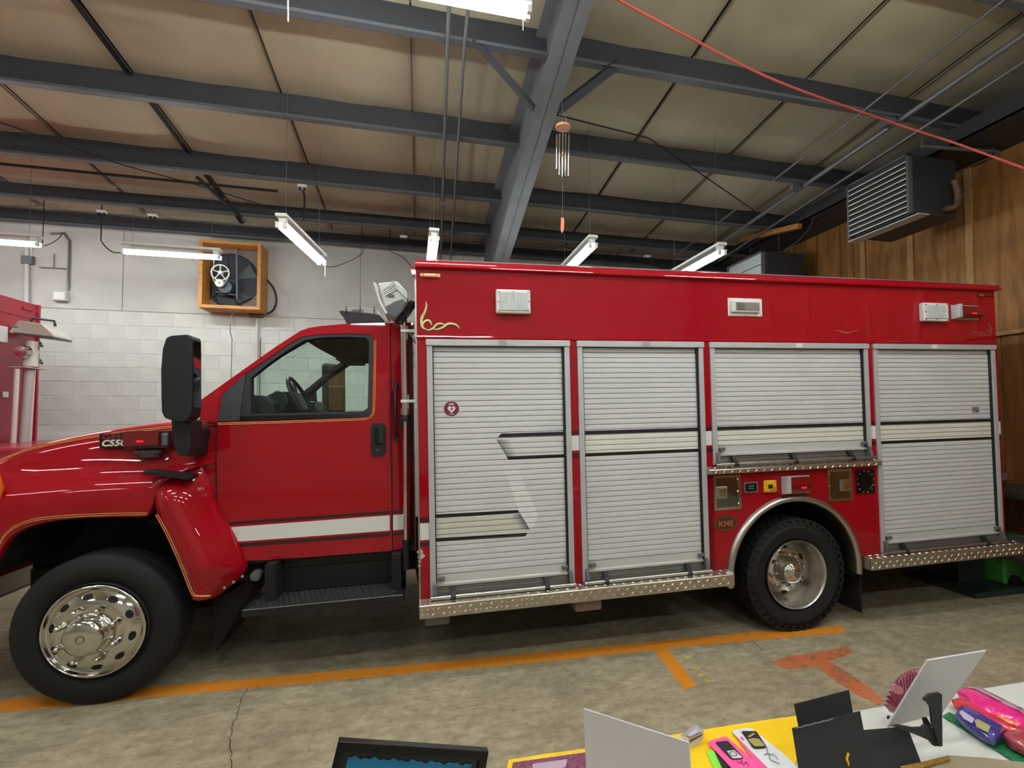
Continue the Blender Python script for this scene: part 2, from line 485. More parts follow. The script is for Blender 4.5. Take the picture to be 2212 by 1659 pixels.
PL = ['lowest dark steel roof purlin, lying against the top of the white wall', 'second dark steel roof purlin out from the white wall', 'third dark steel roof purlin out from the white wall, beyond the wind chime tubes',
      'fourth dark steel roof purlin from the white wall, behind the wind chime', 'fifth dark steel roof purlin, joined by the two slanting braces', 'sixth dark steel roof purlin, near the large bright lamp', 'roof purlin just above the photographer',
      'eighth roof purlin from the white wall', 'ninth roof purlin from the white wall', 'tenth roof purlin from the white wall', 'eleventh roof purlin from the white wall']
for i, y in enumerate(PY[:7]):
    z = roofz(y); m = MB()
    m.box(XL, XR, y - .002, y + .002, z, z + (.19 if i < 2 else .26)); m2 = MB().box(XL, XR, y - .065, y - .002, z, z + .004); m2.box(XL, XR, y - .068, y - .065, z, z + .026)
    m.box(XL, XR, y + .002, y + .06, z + (.176 if i < 2 else .246), z + (.18 if i < 2 else .25))
    o = m.build('roof_purlin', STEEL); m2.build('lower_flange', LIT_FLANGE, o); tag(o, PL[i], 'beam', 'dark steel purlins under the roof')
    for bx in (1.04 - .14, 1.04 - .10, 1.04 + .12, 1.04 + .16):
        MB().lathe([(.0, -.012), (.009, -.012), (.009, 0)], (bx, y - .03, z), 'z', 6).build('bolt', GREY, o)

# rafter: a tapered I-beam running to the back wall
def rz(y): return 4.45 - .23 * (y - 3.35) if y > 3.0 else roofz(y) - .24


RX = 1.04
yy = [8.38, 6.5, 5, 3.35, 3.0, 1.5, -1, YF]
rf = empty('rafter', (RX, 3.35, rz(3.35)), 'wide grey tapered steel rafter running away from the camera above the truck', 'beam')
m = MB()
for a, b in zip(yy, yy[1:]):
    m.add([(RX - .005, a, rz(a)), (RX + .005, a, rz(a)), (RX + .005, a, roofz(a) + .2), (RX - .005, a, roofz(a) + .2), (RX - .005, b, rz(b)), (RX + .005, b, rz(b)), (RX + .005, b, roofz(b) + .2), (RX - .005, b, roofz(b) + .2)],
          [(0, 4, 7, 3), (1, 2, 6, 5), (0, 1, 5, 4), (3, 7, 6, 2)])
m.v = [tuple(rel(p, rf)) for p in m.v]; m.build('web', STEEL2, rf)
for nm, zf, t in (('lower_flange', rz, .012), ('upper_flange', lambda y: roofz(y) + .188, .01)):
    m = MB()
    for a, b in zip(yy, yy[1:]):
        m.add([(RX + s_ * .1, q, zf(q) + h) for q in (a, b) for s_ in (-1, 1) for h in (0, t)], [(0, 2, 6, 4), (1, 5, 7, 3), (0, 4, 5, 1), (2, 3, 7, 6), (0, 1, 3, 2), (4, 6, 7, 5)])
    m.v = [tuple(rel(p, rf)) for p in m.v]; m.build(nm, STEEL2, rf)
for k in range(10):
    yb_ = 3.6 + .5 * k
    if yb_ < 8.2: MB().lathe([(.008, -.01), (.008, 0)], rel((RX - .05, yb_, rz(yb_)), rf), 'z', 6, cap=True).build('rivet', GREY, rf)
for sgn, lab in ((-1, 'slanting steel brace left of the rafter, half lost in the lamp glare'), (1, 'slanting steel brace from the rafter flange up to the purlin on its right')):
    a = Vector((RX + sgn * .1, 4.12, rz(4.1) + .01)); b = Vector((RX + sgn * .62, 4.0, roofz(4.05) + .03))
    m = MB(); d = (b - a)
    m.obox((a + b) / 2, d, (0, 1, 0), d.cross(Vector((0, 1, 0))), d.length / 2, .002, .035); m.obox((a + b) / 2 - Vector((0, .03, 0)) + d.cross(Vector((0, 1, 0))).normalized() * .035, d, (0, 1, 0), d.cross(Vector((0, 1, 0))), d.length / 2, .03, .002)
    tag(m.build('flange_brace', STEEL), lab, 'brace', 'braces beside the rafter')
# back-wall column under the rafter
m = MB(); m.box(RX - .1, RX + .1, 8.02, 8.03, 0, 3.5).box(RX - .1, RX + .1, 8.37, 8.38, 0, 3.5).box(RX - .005, RX + .005, 8.03, 8.37, 0, 3.5)
tag(m.build('steel_column', STEEL2), 'grey steel column against the white wall under the rafter, behind the truck', 'column')
# tie rod and wires
tag(MB().tube([Vector((RX + .1, 4.15, rz(4.15) + .02)), WR(1400, 298, -.05), WR(1630, 455, -.03)], .007, 6).build('tie_rod', DARK), 'thin dark diagonal tie rod running down to the right from the rafter', 'rod')
tag(MB().tube([WR(-40, 250, -.02), WR(270, 358, -.02), WR(410, 395, -.02), WR(590, 450, 0)], .006, 6).build('tie_rod', DARK), 'thin dark diagonal tie rod over the left lamps', 'rod')


def conduit(name, pts, r, lab, m=CONDUIT, clips=()):
    o = empty(name, pts[0], lab, 'pipe'); MB().tube([rel(p, o) for p in pts], r, 8).build('pipe_run', m, o, smooth=50)
    for c in clips: MB().obox(rel(c, o), (1, 0, 0), (0, 1, 0), (0, 0, 1), r * 2.2, r * 1.2, r * 2).build('clip', GREY, o, bevel=.003)


conduit('conduit', [(.18, 2.9, roofz(2.9) - .02), (.2, 3.97, roofz(3.97) - .02), (.31, 7.89, roofz(7.89) - .02), (.31, 8.36, roofz(8.2) - .04), (.31, 8.37, 3)], .016, 'left of the two thin grey conduits running side by side left of the rafter', clips=[WR(957, 436, -.03)])
conduit('conduit', [(.33, 2.9, roofz(2.9) - .02), (.335, 3.98, roofz(3.98) - .02), (.48, 8.3, roofz(8.3) - .02), (.48, 8.37, 3)], .014, 'right of the two thin grey conduits running side by side left of the rafter')
P0_, P1_ = Vector((4.62, 8.1, roofz(8.1) - .03)), Vector((4.78, 2.0, roofz(2.0) - .03))
conduit('conduit', [P0_, P1_], .028, 'thicker grey conduit running toward the camera along the right side of the roof', clips=[WR(1718, 403, -.03), WR(1558, 530, -.03), WR(1920, 262, -.03)])
conduit('conduit', [(4.2, 7.7, roofz(7.7) - .02), (4.25, 4, roofz(4) - .02), (4.24, 2, roofz(2) - .02)], .012, 'thin dark conduit left of the thicker one along the right roof')
conduit('conduit', [(5.05, 7.7, roofz(7.7) - .03), (5.1, 2.2, roofz(2.2) - .03)], .018, 'thin grey conduit right of the thicker one, above the big heater')
conduit('conduit', [(5.45, 7.9, 4.3), (5.5, 2.4, roofz(2.4) - .12)], .022, 'dark pipe along the roof nearest the wooden wall', DARK)
tag(MB().box(5.35, 6.0, YF, 8.3, 4.455, 4.47).box(5.35, 5.37, YF, 8.3, 4.455, 4.62).build('eave_flashing', STEEL), 'dark sheet closing the gap between roof and wooden wall', 'sheet')
tag(MB().bar(WX(1600, 518, 5.2), WX(1728, 488, 5.2), .07, .07).build('timber_stick', WOOD), 'short loose timber hanging under the roof left of the wooden wall', 'timber')
# black pipe high on the left
o = empty('threaded_rod', WY(0, 352, 6.2), 'thin dark pipe hung under the roof at the left', 'pipe')
pa, pb = WY(-60, 348, 6.2), WY(600, 413, 6.2); MB().tube([rel(pa, o), rel(pb, o)], .016, 8).build('pipe_run', DARK, o)
MB().bar(rel(WY(425, 383, 6.2), o), rel(WY(520, 468, 6.9), o), .03, .03).build('hanger', DARK, o)

# ---------------------------------------------------------------- fluorescent lamps
def lamp(a, b, label, n=2, cord=True, reflector=True, group='fluorescent strip lamps'):
    a, b = Vector(a), Vector(b); d = (b - a).normalized(); s_ = d.cross(Vector((0, 0, 1))).normalized(); u = s_.cross(d)
    c = (a + b) / 2; o = empty('fluorescent_lamp', c, label, 'lamp', group); L = (b - a).length / 2
    m = MB(); m.obox(u * (.10 if reflector else .05), d, s_, u, L, .05, .014)
    m.build('housing', WHITEP, o)
    if reflector:
        m = MB()
        m.obox(u * .028, d, s_, u, L, .052, .004)
        m.build('reflector', WHITEP, o)
        for e in (-1, 1): MB().obox(u * .06 + d * e * L * .9, d, s_, u, .03, .03, .035).build('bracket', WHITEP, o)
    for k in range(n):
        q = s_ * (k - (n - 1) / 2) * .062
        m = MB(); m.tube([q - d * (L - .03), q + d * (L - .03)], .0165, 8); m.build('tube', TUBE, o, smooth=50)
        for e in (-1, 1): MB().obox(q + d * e * (L - .015), d, s_, u, .014, .016, .022).build('lamp_socket', WHITEP, o)
    for e in (-1, 1):
        p = d * e * L * .8; top = roofz(c.y + p.y) + .24 - c.z
        MB().tube([p + u * .06, (p.x, p.y, max(top, .1))], .002, 4).build('hanging_chain', GREY, o)
    if cord: MB().tube([d * (L - .06) + s_ * .05, d * (L - .06) + s_ * .05 + Vector((0, 0, -.16))], .0025, 4).build('pull_cord', WHITEP, o)
    return o


ZA = 4.28
pa = WZ(1146, 30, ZA); lamp(pa - Vector((1.22, 0, 0)), pa, 'large bright lamp at the top edge of the picture, left of the rafter', reflector=False)
lamp(pa - Vector((2.5, 0, 0)), pa - Vector((1.27, 0, 0)), 'lamp in line with the large bright one, just out of view', reflector=False)
zc = 3.98
pc = WZ(373, 551, 3.66); lamp(pc - Vector((.53, 0, 0)), pc + Vector((.53, 0, 0)), 'lamp hanging in front of the exhaust fan box')
pb = WZ(88, 530, 3.66); lamp(pb - Vector((1.12, 0, 0)), pb, 'lamp cut by the left edge of the picture, above the second truck')
for u, v, lab, dx in ((606, 486, 'slanting lamp between the exhaust fan and the red box body', .15), (938, 516, 'lamp seen end-on above the front corner of the red box body', -.02), (1282, 530, 'lamp right of the wind chime, behind the top of the truck', 0.0), (1562, 545, 'lamp at the right by the small white heater', 0.0)):
    p = WZ(u, v, 3.44)
    lamp(p, p + Vector((dx, 1.2, 0)), lab)
for x, y in ((-3.2, 2.4), (-.6, .2), (1.6, .2), (3.8, .4), (-5.6, .2), (-5.8, -2.2), (-.4, -2.4), (2.2, -2.3), (-7.4, 2.6), (-7.2, 5.4), (4.6, -2.2), (-1.8, 1.5), (1.2, 1.9), (3.2, 1.9)):
    lamp((x - .6, y, 4.2), (x + .6, y, 4.2), 'ceiling lamp behind the photographer', cord=False, reflector=False, group='lamps outside the picture')

tag(MB().tube([WZ(622, -30, 4.2), WZ(622.5, 47, 4.0)], .004, 5).build('pull_cord', WHITEP), 'white pull cord dangling at the top edge left of the big lamp', 'cord')
# little outlet boxes and cords under the purlins
for i, (u, v, lab) in enumerate(((220, 460, 'small white outlet pair under the purlin above the left lamp'), (330, 468, 'small white outlet pair above the fan lamp'), (653, 405, 'small white outlet on the purlin above the slanting lamp'),
                                 (872, 514, 'small white outlet pair left of the end-on lamp'), (1398, 556, 'small white outlet pair between the two right lamps'))):
    p = WY(u, v, 6.45 if i in (2,) else 7.5); o = empty('ceiling_outlet', p, lab, 'outlet', 'white outlets under the roof')
    MB().box(-.05, .05, -.03, .03, 0, .03).build('outlet_box', WHITEP, o, bevel=.004)
    for s_ in (-.025, .025): MB().box(s_ - .01, s_ + .01, -.012, .012, -.03, 0).build('plug', BLACKP, o)


def wire(px, y, r, lab, m=BLACKP, name='cable', up=False):
    pts = curve([WY(u, v, y) if not isinstance(y, (list, tuple)) else WY(u, v, y[i]) for i, (u, v) in enumerate(px)], 5)
    if up: pts = [Vector((pts[0].x, pts[0].y, roofz(pts[0].y) + .25))] + pts
    return tag(MB().tube(pts, r, 6).build(name, m, smooth=60), lab, 'cable')


wire([(655, 412), (658, 430), (656, 475)], 6.4, .012, 'short black cable dropping from the purlin to the slanting lamp')
wire([(218, 520), (230, 535), (245, 545), (262, 546)], 8.0, .008, 'black cable knotted left of the fan lamp', up=True)
wire([(92, 532), (110, 526), (128, 514), (135, 502)], 8.1, .006, 'thin cable looping right of the leftmost lamp', up=True)
wire([(782, 515), (782, 547), (745, 568), (715, 577), (697, 572)], 8.1, .005, 'thin cable sagging right of the slanting lamp', up=True)
wire([(1400, 556), (1420, 575), (1440, 579), (1455, 568), (1456, 552)], 7.6, .012, 'grey cable looping under the roof between the right lamps')
wire([(1340, 545), (1322, 560), (1312, 572)], 7.6, .006, 'thin cable right of the chime lamp', up=True)
wire([(1758, 408), (1764, 440), (1750, 490), (1722, 522), (1695, 540)], 5.9, .007, 'thin cord curving down to the small heater', CONDUIT)
wire([(2165, 170), (2168, 240), (2142, 330), (2110, 385), (2058, 446)], 3.9, .006, 'thin pale cord curving in front of the wooden wall', CONDUIT)
wire([(842, 543), (870, 556), (900, 588)], 8.1, .006, 'thin cable running down to the box body from the outlets', up=True)
# red cord across the roof
pts = curve([WY(1300, -20, 3.2), WY(1480, 76, 3.3), WY(1680, 176, 3.5), WY(1920, 262, 3.74), WY(2060, 308, 3.4), WY(2240, 374, 3.0)], 8)
tag(MB().tube(pts, .010, 8).build('extension_cord', mat('red_cord', (205, 90, 78), .6), smooth=60), 'red extension cord slung across the roof at the upper right', 'cord')

# ---------------------------------------------------------------- wind chime
yc = 3.9; c0 = WY(1216, 275, yc)
o = empty('wind_chime', c0, 'wind chime of metal tubes under a round wooden disc, hanging by the rafter', 'wind chime')
MB().lathe([(0, -.008), (.06, -.008), (.062, 0), (.06, .012), (0, .012)], (0, 0, 0), 'z', 24).build('disc', mat('chime_wood', (226, 160, 118), .5, noise=.2, nscale=20), o, smooth=40)
# tilt shows the underside: strings, tubes
for i, (du, l0, l1) in enumerate(((-13, 292, 366), (-7, 290, 378), (0, 288, 382), (6, 290, 382), (13, 292, 381))):
    a = rel(WY(1216 + du, l0, yc + .02 * (i % 2)), o); b = rel(WY(1215 + du, l1, yc + .02 * (i % 2)), o)
    MB().tube([a, b], .0075, 8, cap=False).build('chime_tube', CHROME, o, smooth=50)
    MB().tube([a, (a.x * .6, a.y, 0)], .0012, 4).build('string', GREY, o)
top = rel(Vector((1.135, yc, rz(yc))), o)
for sx_ in (-.05, 0, .05): MB().tube([(sx_, 0, .01), (0, 0, .14)], .0015, 4).build('string', GREY, o)
MB().tube([(0, 0, .14), (-.008, 0, .25), top], .003, 5).build('hanging_cord', GREY, o)
MB().lathe([(0, -.014), (.02, 0), (0, .014)], rel(WY(1214, 336, yc), o), 'z', 12).build('clapper', WOOD, o)
pz = rel(WY(1215, 470, yc), o); MB().tube([(0, 0, -.02), pz], .001, 4).build('string', GREY, o)
MB().prism([pz + Vector(p) for p in ((-.012, 0, 0), (.010, 0, 0), (.016, 0, -.02), (.012, 0, -.10), (-.004, 0, -.13), (-.016, 0, -.10))], (0, .004, 0)).build('sail', AMBER, o)

# ---------------------------------------------------------------- heaters
def heater(xf, y0, y1, z0, z1, depth, lab, nl, face, sill=True, drop=.05):
    o = empty('unit_heater', (xf + depth / 2, (y0 + y1) / 2, z0), lab, 'heater', 'unit heaters hung under the roof'); O = o.location
    def B(x0, x1, ya, yb, za, zb): return MB().box(x0 - O.x, x1 - O.x, ya - O.y, yb - O.y, za - O.z, zb - O.z)
    B(xf + .03, xf + depth, y0, y1, z0, z1).build('cabinet', DARKG, o, bevel=.01)
    for ya, yb in ((y0, y0 + .025), (y1 - .025, y1)): B(xf - .02, xf + .03, ya, yb, z0, z1).build('frame_side', GREY, o)
    B(xf - .02, xf + .03, y0, y1, z1 - .015, z1 + .005).build('frame_top', GREY, o)
    p = (z1 - z0 - .03) / nl
    for k in range(nl):
        z = z0 + .015 + p * k; m = MB()
        m.add([(xf - .015 - O.x, y0 + .025 - O.y, z - O.z), (xf - .015 - O.x, y1 - .025 - O.y, z - O.z), (xf + .02 - O.x, y1 - .025 - O.y, z + p - O.z), (xf + .02 - O.x, y0 + .025 - O.y, z + p - O.z),
               (xf - .015 - O.x, y0 + .025 - O.y, z - .006 - O.z), (xf - .015 - O.x, y1 - .025 - O.y, z - .006 - O.z), (xf + .025 - O.x, y1 - .025 - O.y, z + p - .006 - O.z), (xf + .025 - O.x, y0 + .025 - O.y, z + p - .006 - O.z)],
              [(0, 1, 2, 3), (4, 7, 6, 5), (0, 4, 5, 1), (2, 6, 7, 3), (0, 3, 7, 4), (1, 5, 6, 2)])
        m.cur = 1
        m.box(xf - .021 - O.x, xf - .014 - O.x, y0 + .025 - O.y, y1 - .025 - O.y, z - .004 - O.z, z + .006 - O.z)
        m.build('louvre', [face, WHITEP], o)
    if sill: B(xf - .02, xf + .12, y0 - .1, y1 + .0, z0 - drop, z0 - drop + .012).build('bottom_lip', ALU, o)
    for ya in (y0 + .1, y1 - .1): B(xf + depth * .5 - .004, xf + depth * .5 + .004, ya, ya + .008, z1, roofz(ya)).build('hanger_rod', GREY, o)
    return o


DARKG = mat('heater_cabinet', (46, 48, 52), .55)
h1 = heater(4.9, 4.05, 4.82, 3.735, 4.355, .62, 'big unit heater with bright louvres hanging by the wooden wall', 10, mat('heater_louvre', (120, 124, 120), .4, metal=.6))
O = h1.location
MB().tube(curve([rel((5.3, 4.02, 3.8), h1), rel((5.4, 3.98, 3.82), h1), rel((5.42, 3.97, 3.95), h1), rel((5.42, 4.0, 4.1), h1)], 5), .03, 8).build('gas_pipe', RUST, h1, smooth=50)
MB().tube([rel((5.0, 4.0, 4.42), h1), rel((5.9, 3.9, 4.42), h1)], .02, 8).build('gas_valve_pipe', CONDUIT, h1)
LOUW = mat('white_louvre', (222, 232, 234), .25, coat=.5)
heater(4.9, 6.34, 7.22, 3.55, 4.08, .72, 'small unit heater with a glaring white face behind the top of the truck', 3, LOUW, sill=False)

# ---------------------------------------------------------------- exhaust fan box on the back wall
fo = empty('exhaust_fan', (-2.68, 8.25, 3.2), 'exhaust fan with a white belt pulley in a wooden box high on the white wall', 'fan')
fx0, fx1, fz0, fz1, fy = WY(428, 650, 8.02).x, WY(562, 650, 8.02).x, WY(440, 664, 8.02).z, 4.18, 8.02
def fb(x0, x1, y0, y1, z0, z1): return MB().box(x0 - fo.location.x, x1 - fo.location.x, y0 - fo.location.y, y1 - fo.location.y, z0 - fo.location.z, z1 - fo.location.z)
fb(fx0, fx0 + .045, fy, YB - .02, fz0, fz1).build('side_board', WOOD, fo, bevel=.002)
fb(fx1 - .045, fx1, fy, YB - .02, fz0, fz1).build('side_board', WOOD, fo, bevel=.002)
fb(fx0 + .045, fx1 - .045, fy, YB - .02, fz0, fz0 + .045).build('bottom_board', WOOD, fo, bevel=.002)
fb(fx0 + .045, fx1 - .045, fy, YB - .02, fz1 - .04, fz1).build('top_board', WOOD, fo, bevel=.002)
cxf, czf, R = WY(498, 605, 8.3).x, WY(498, 605, 8.3).z, .40
m = MB(); out = [(fx0 + .045, 8.3, fz0 + .04), (fx1 - .045, 8.3, fz0 + .04), (fx1 - .045, 8.3, fz1 - .04), (fx0 + .045, 8.3, fz1 - .04)]
m.holed([rel(p, fo) for p in out], [rel((cxf + R * cos(a * pi / 18), 8.3, czf + R * sin(a * pi / 18)), fo) for a in range(36)], (0, .01, 0)).build('backing_board', mat('grimy_board', (122, 112, 106), .7, noise=.2, nscale=6), fo)
fb(fx0 + .05, fx1 - .05, 8.37, 8.38, fz0 + .05, fz1 - .05).build('shutter', mat('dark_shutter', (40, 46, 54), .6), fo)
for k in range(4):
    a = k * pi / 2 + .5; c = rel((cxf, 8.34, czf), fo)
    p1 = c + Vector((.05 * cos(a), 0, .05 * sin(a))); q1 = c + Vector((.36 * cos(a - .32), .015, .36 * sin(a - .32))); q2 = c + Vector((.36 * cos(a + .32), -.015, .36 * sin(a + .32)))
    MB().prism([p1, q1, q2], (0, .006, 0)).build('fan_blade', mat('blade_dark', (46, 52, 58), .5) if 'blade_dark' not in bpy.data.materials else bpy.data.materials['blade_dark'], fo)
def fpt(u, v, y=8.1): return rel(WY(u, v, y), fo)
pc_ = fpt(476, 589)
MB().lathe([(.105, -.012), (.12, -.014), (.12, .014), (.105, .012), (.105, -.012)], pc_, 'y', 32).build('pulley_rim', WHITEP, fo, smooth=50)
m = MB()
for k in range(5):
    a = k * 2 * pi / 5 + .3; m.bar(pc_ + Vector((.02 * cos(a), 0, .02 * sin(a))), pc_ + Vector((.11 * cos(a), 0, .11 * sin(a))), .012, .028, up=(0, 1, 0))
m.build('pulley_spokes', WHITEP, fo)
MB().lathe([(0, -.02), (.028, -.02), (.03, .05), (0, .05)], pc_, 'y', 16).build('pulley_hub', WHITEP, fo, smooth=40)
ps = fpt(475, 612); MB().lathe([(.012, -.03), (.055, -.03), (.06, 0), (.012, 0)], ps, 'y', 20).build('motor_pulley', WHITEP, fo, smooth=40)
m = MB()
for sg in (-1, 1): m.bar(pc_ + Vector((sg * .118, -.004, -.03)), ps + Vector((sg * .057, -.004, -.01)), .006, .014, up=(0, 1, 0))
m.build('belt', WHITEP, fo)
MB().lathe([(0, 0), (.09, .01), (.1, .06), (.1, .16), (0, .17)], fpt(485, 619, 8.14), 'y', 20).build('motor', mat('motor_grey', (66, 78, 88), .5), fo, smooth=40)
MB().tube([fpt(511, 530, 8.2), fpt(512, 648, 8.2)], .014, 8).build('strut', GREY, fo)
MB().tube([fpt(465, 630, 8.2), fpt(511, 638, 8.2)], .01, 8).build('strut', GREY, fo)
MB().tube([fpt(490, 604, 8.2), fpt(513, 609, 8.2)], .01, 8).build('strut', GREY, fo)
MB().tube(curve([fpt(466, 634, 8.2), fpt(466, 645, 8.15), fpt(470, 655, 8.12), fpt(482, 660, 8.1)], 5), .012, 8).build('hose', DARK, fo, smooth=60)
MB().tube(curve([fpt(508, 640, 8.2), fpt(510, 652, 8.15), fpt(522, 661, 8.1)], 5), .012, 8).build('hose', DARK, fo, smooth=60)
MB().tube(curve([rel(WY(577, 605, 8.2), fo), rel(WY(592, 625, 8.15), fo), rel(WY(597, 650, 8.15), fo), rel(WY(590, 670, 8.2), fo), rel(WY(577, 678, 8.3), fo)], 6), .015, 8).build('power_cable', BLACKP, fo, smooth=60)
tag(MB().box(-.10, .10, -.05, 0, -.03, .03).build('junction_box', RUST, loc=WY(556, 681, 8.38), bevel=.005), 'rusty junction box under the right corner of the fan box', 'box')
wire([(505, 664), (500, 688), (497, 712), (500, 728), (501, 740), (499, 830)], 8.15, .006, 'thin pull cable hanging below the fan box', GREY)
conduit('wall_conduit', [WY(555, 688, 8.36), WY(551, 920, 8.36)], .022, 'white vertical pipe running down the block wall below the fan box', WHITEWALL)
conduit('wall_conduit', [WY(563, 730, 8.37), WY(560, 900, 8.37)], .005, 'thin dark rod beside the white vertical wall pipe', DARK)
conduit('wall_conduit', [WY(58, 520, 8.34), WY(57, 655, 8.34)], .028, 'stout white vertical pipe above the second truck', WHITEWALL, clips=[WY(60, 562, 8.34)])
conduit('wall_conduit', [WY(110, 505, 8.37), WY(138, 504, 8.37), WY(150, 520, 8.37), WY(147, 628, 8.37)], .014, 'grey wall conduit bending down to the white switch box', CONDUIT)
o = empty('switch_box', WY(136, 640, 8.36), 'white switch box on the wall under the bent conduit', 'box')
MB().box(-.09, .06, -.06, .03, -.07, .06).build('box_body', WHITEWALL, o, bevel=.006); MB().box(-.07, .05, -.065, -.06, -.05, .045).build('box_cover', WHITEP, o, bevel=.002)
tag(MB().bar(WY(84, 577, 8.36), WY(142, 580, 8.36), .01, .014).bar(WY(116, 578, 8.36), WY(117, 548, 8.36), .01, .014).build('wall_bracket', CONDUIT), 'thin metal bracket on the wall left of the switch box', 'bracket')
# ================================================================== THE TRUCK
# truck coordinates: x rearward (right in the picture), y across (away from the camera), z up; the body side is y = 0
TK = empty('fire_truck', (0, 0, 0), 'red rescue fire truck with silver roll-up doors parked across the picture', 'fire truck')
TRO = TO - EZ * H
TK.matrix_world = Matrix(((EX.x, EY.x, EZ.x, TRO.x), (EX.y, EY.y, EZ.y, TRO.y), (EX.z, EY.z, EZ.z, TRO.z), (0, 0, 0, 1)))


def TB(name, x0, x1, y0, y1, z0, z1, m, par=None, bevel=0, label=None):
    return MB().box(x0, x1, y0, y1, z0, z1).build(name, m, par or TK, bevel=bevel, label=label)


BL, BW, ZT = 4.85, 2.44, 2.70           # body length, width, top
# --- body shell
m = MB()
m.box(0, 2.18, .06, BW, .43, 2.62); m.box(3.37, BL, .06, BW, .43, 2.62); m.box(2.18, 3.37, .06, BW, 1.0, 2.62)
m.build('body_box', RED, TK)
for a, b in ((-.015, .048), (1.017, 1.075), (2.044, 2.101), (3.505, 3.559), (4.816, BL)):
    z0 = 1.24 if a > 3.4 and a < 3.6 else .48
    TB('body_post', a, b, 0, .06, z0, 2.165, RED, bevel=.003)
# upper band: a slightly bulged side sheet with a rolled roof edge
rows = []
prof = [(.004, 2.165), (-.006, 2.168), (-.008, 2.180), (.000, 2.188), (.001, 2.26), (0, 2.36), (-.001, 2.5), (0, 2.622), (-.002, 2.628), (-.028, 2.632), (-.033, 2.640), (-.030, 2.652), (-.018, 2.672), (.004, 2.690), (.04, 2.702), (.14, 2.712), (1.2, 2.735), (2.44, 2.70)]
for i in range(33):
    x = -.015 + (BL + .015) * i / 32
    # the thin sheet is not quite flat: it waves a little between its frames
    rows.append([(x, y + (.0035 * sin(x * 5.1) * sin((z - 2.19) * 7.2) if 2.2 < z < 2.6 else 0), z) for y, z in prof])
m = MB(); m.grid(rows)
m.build('upper_side_band', RED, TK, smooth=35)
TB('added_roof_plate', .1, BL - .05, .16, 2.38, 2.70, 2.745, mat('added_roof_grey', (130, 130, 128), .5, metal=.3))  # unseen grey plate added to keep red bounce off the ceiling
m = MB()
for x in (-.015, BL):
    m.add([(x, y, z) for y, z in prof] + [(x, 2.44, 2.165)], [tuple(range(len(prof) + 1))])
m.build('band_end', RED, TK)
MB().prism([(BL, -.033, 2.632), (BL + .05, -.033, 2.640), (BL, -.033, 2.68)], (0, 2.5, 0)).build('rear_drip_lip', RED, TK)
MB().prism([(-.015, -.02, 2.632), (-.05, -.02, 2.645), (-.04, -.02, 2.60), (-.015, -.02, 2.55)], (0, 2.4, 0)).build('front_drip_lip', RED, TK)
TB('front_edge_trim', -.022, -.012, -.004, .02, .44, 2.62, CHROME2)
# side panel below the third door, cut by the wheel arch
AX, AZ, AR = 2.772, .40, .555
arc = [(AX + AR * cos(a), 0, AZ + AR * sin(a)) for a in [pi * (1 - k / 24) for k in range(25)]]
poly = [(2.044, 0, .48), (2.044, 0, 1.24), (3.559, 0, 1.24), (3.559, 0, .48), (3.36, 0, .48)] + [p for p in arc[::-1] if p[2] > .485] + [(2.19, 0, .48)]
MB().prism(poly, (0, .06, 0)).build('wheel_side_panel', RED, TK)
# chromed arch trim
rows = []
for k in range(41):
    a = pi * (1.03 - k / 40 * 1.06)
    rows.append([(AX + (AR + r) * cos(a), y, AZ + (AR + r) * sin(a)) for r, y in ((-.012, .10), (-.014, -.01), (-.006, -.028), (.008, -.034), (.024, -.030), (.034, -.016), (.038, .002))])
MB().grid(rows).build('wheel_arch_trim', CHROME2, TK, smooth=50)
rows = [[(AX + AR * cos(a), y, AZ + AR * sin(a)) for y in (.0, .75)] for a in [pi * (1.05 - k / 24 * 1.1) for k in range(25)]]
MB().grid(rows).add([(2.18, .75, .3), (3.37, .75, .3), (3.37, .75, 1.0), (2.18, .75, 1.0)], [(0, 1, 2, 3)]).build('wheel_well', DARK, TK)
# --- striping as thin film on the posts
def film(name, x0, x1, z0, z1, m, y=-.0012): return TB(name, x0, x1, y, 0.001, z0, z1, m)
for a, b in ((1.018, 1.074), (2.046, 2.099), (3.507, 3.557), (4.818, BL)):
    film('white_stripe', a, b, 1.398, 1.502, WHITEP); film('dark_stripe', a, b, 1.510, 1.536, MAROON); film('dark_stripe', a, b, 1.348, 1.376, MAROON)
film('white_stripe', -.014, .047, .858, .966, WHITEP); film('dark_stripe', -.014, .047, .974, 1.002, MAROON); film('dark_stripe', -.014, .047, .82, .845, MAROON)
TB('white_stripe', BL, BL + .002, 0, .4, 1.39, 1.502, WHITEP)
TB('reflector_sticker', BL, BL + .003, .05, .14, 1.62, 1.76, mat('pink_reflector', (196, 90, 110), .3))

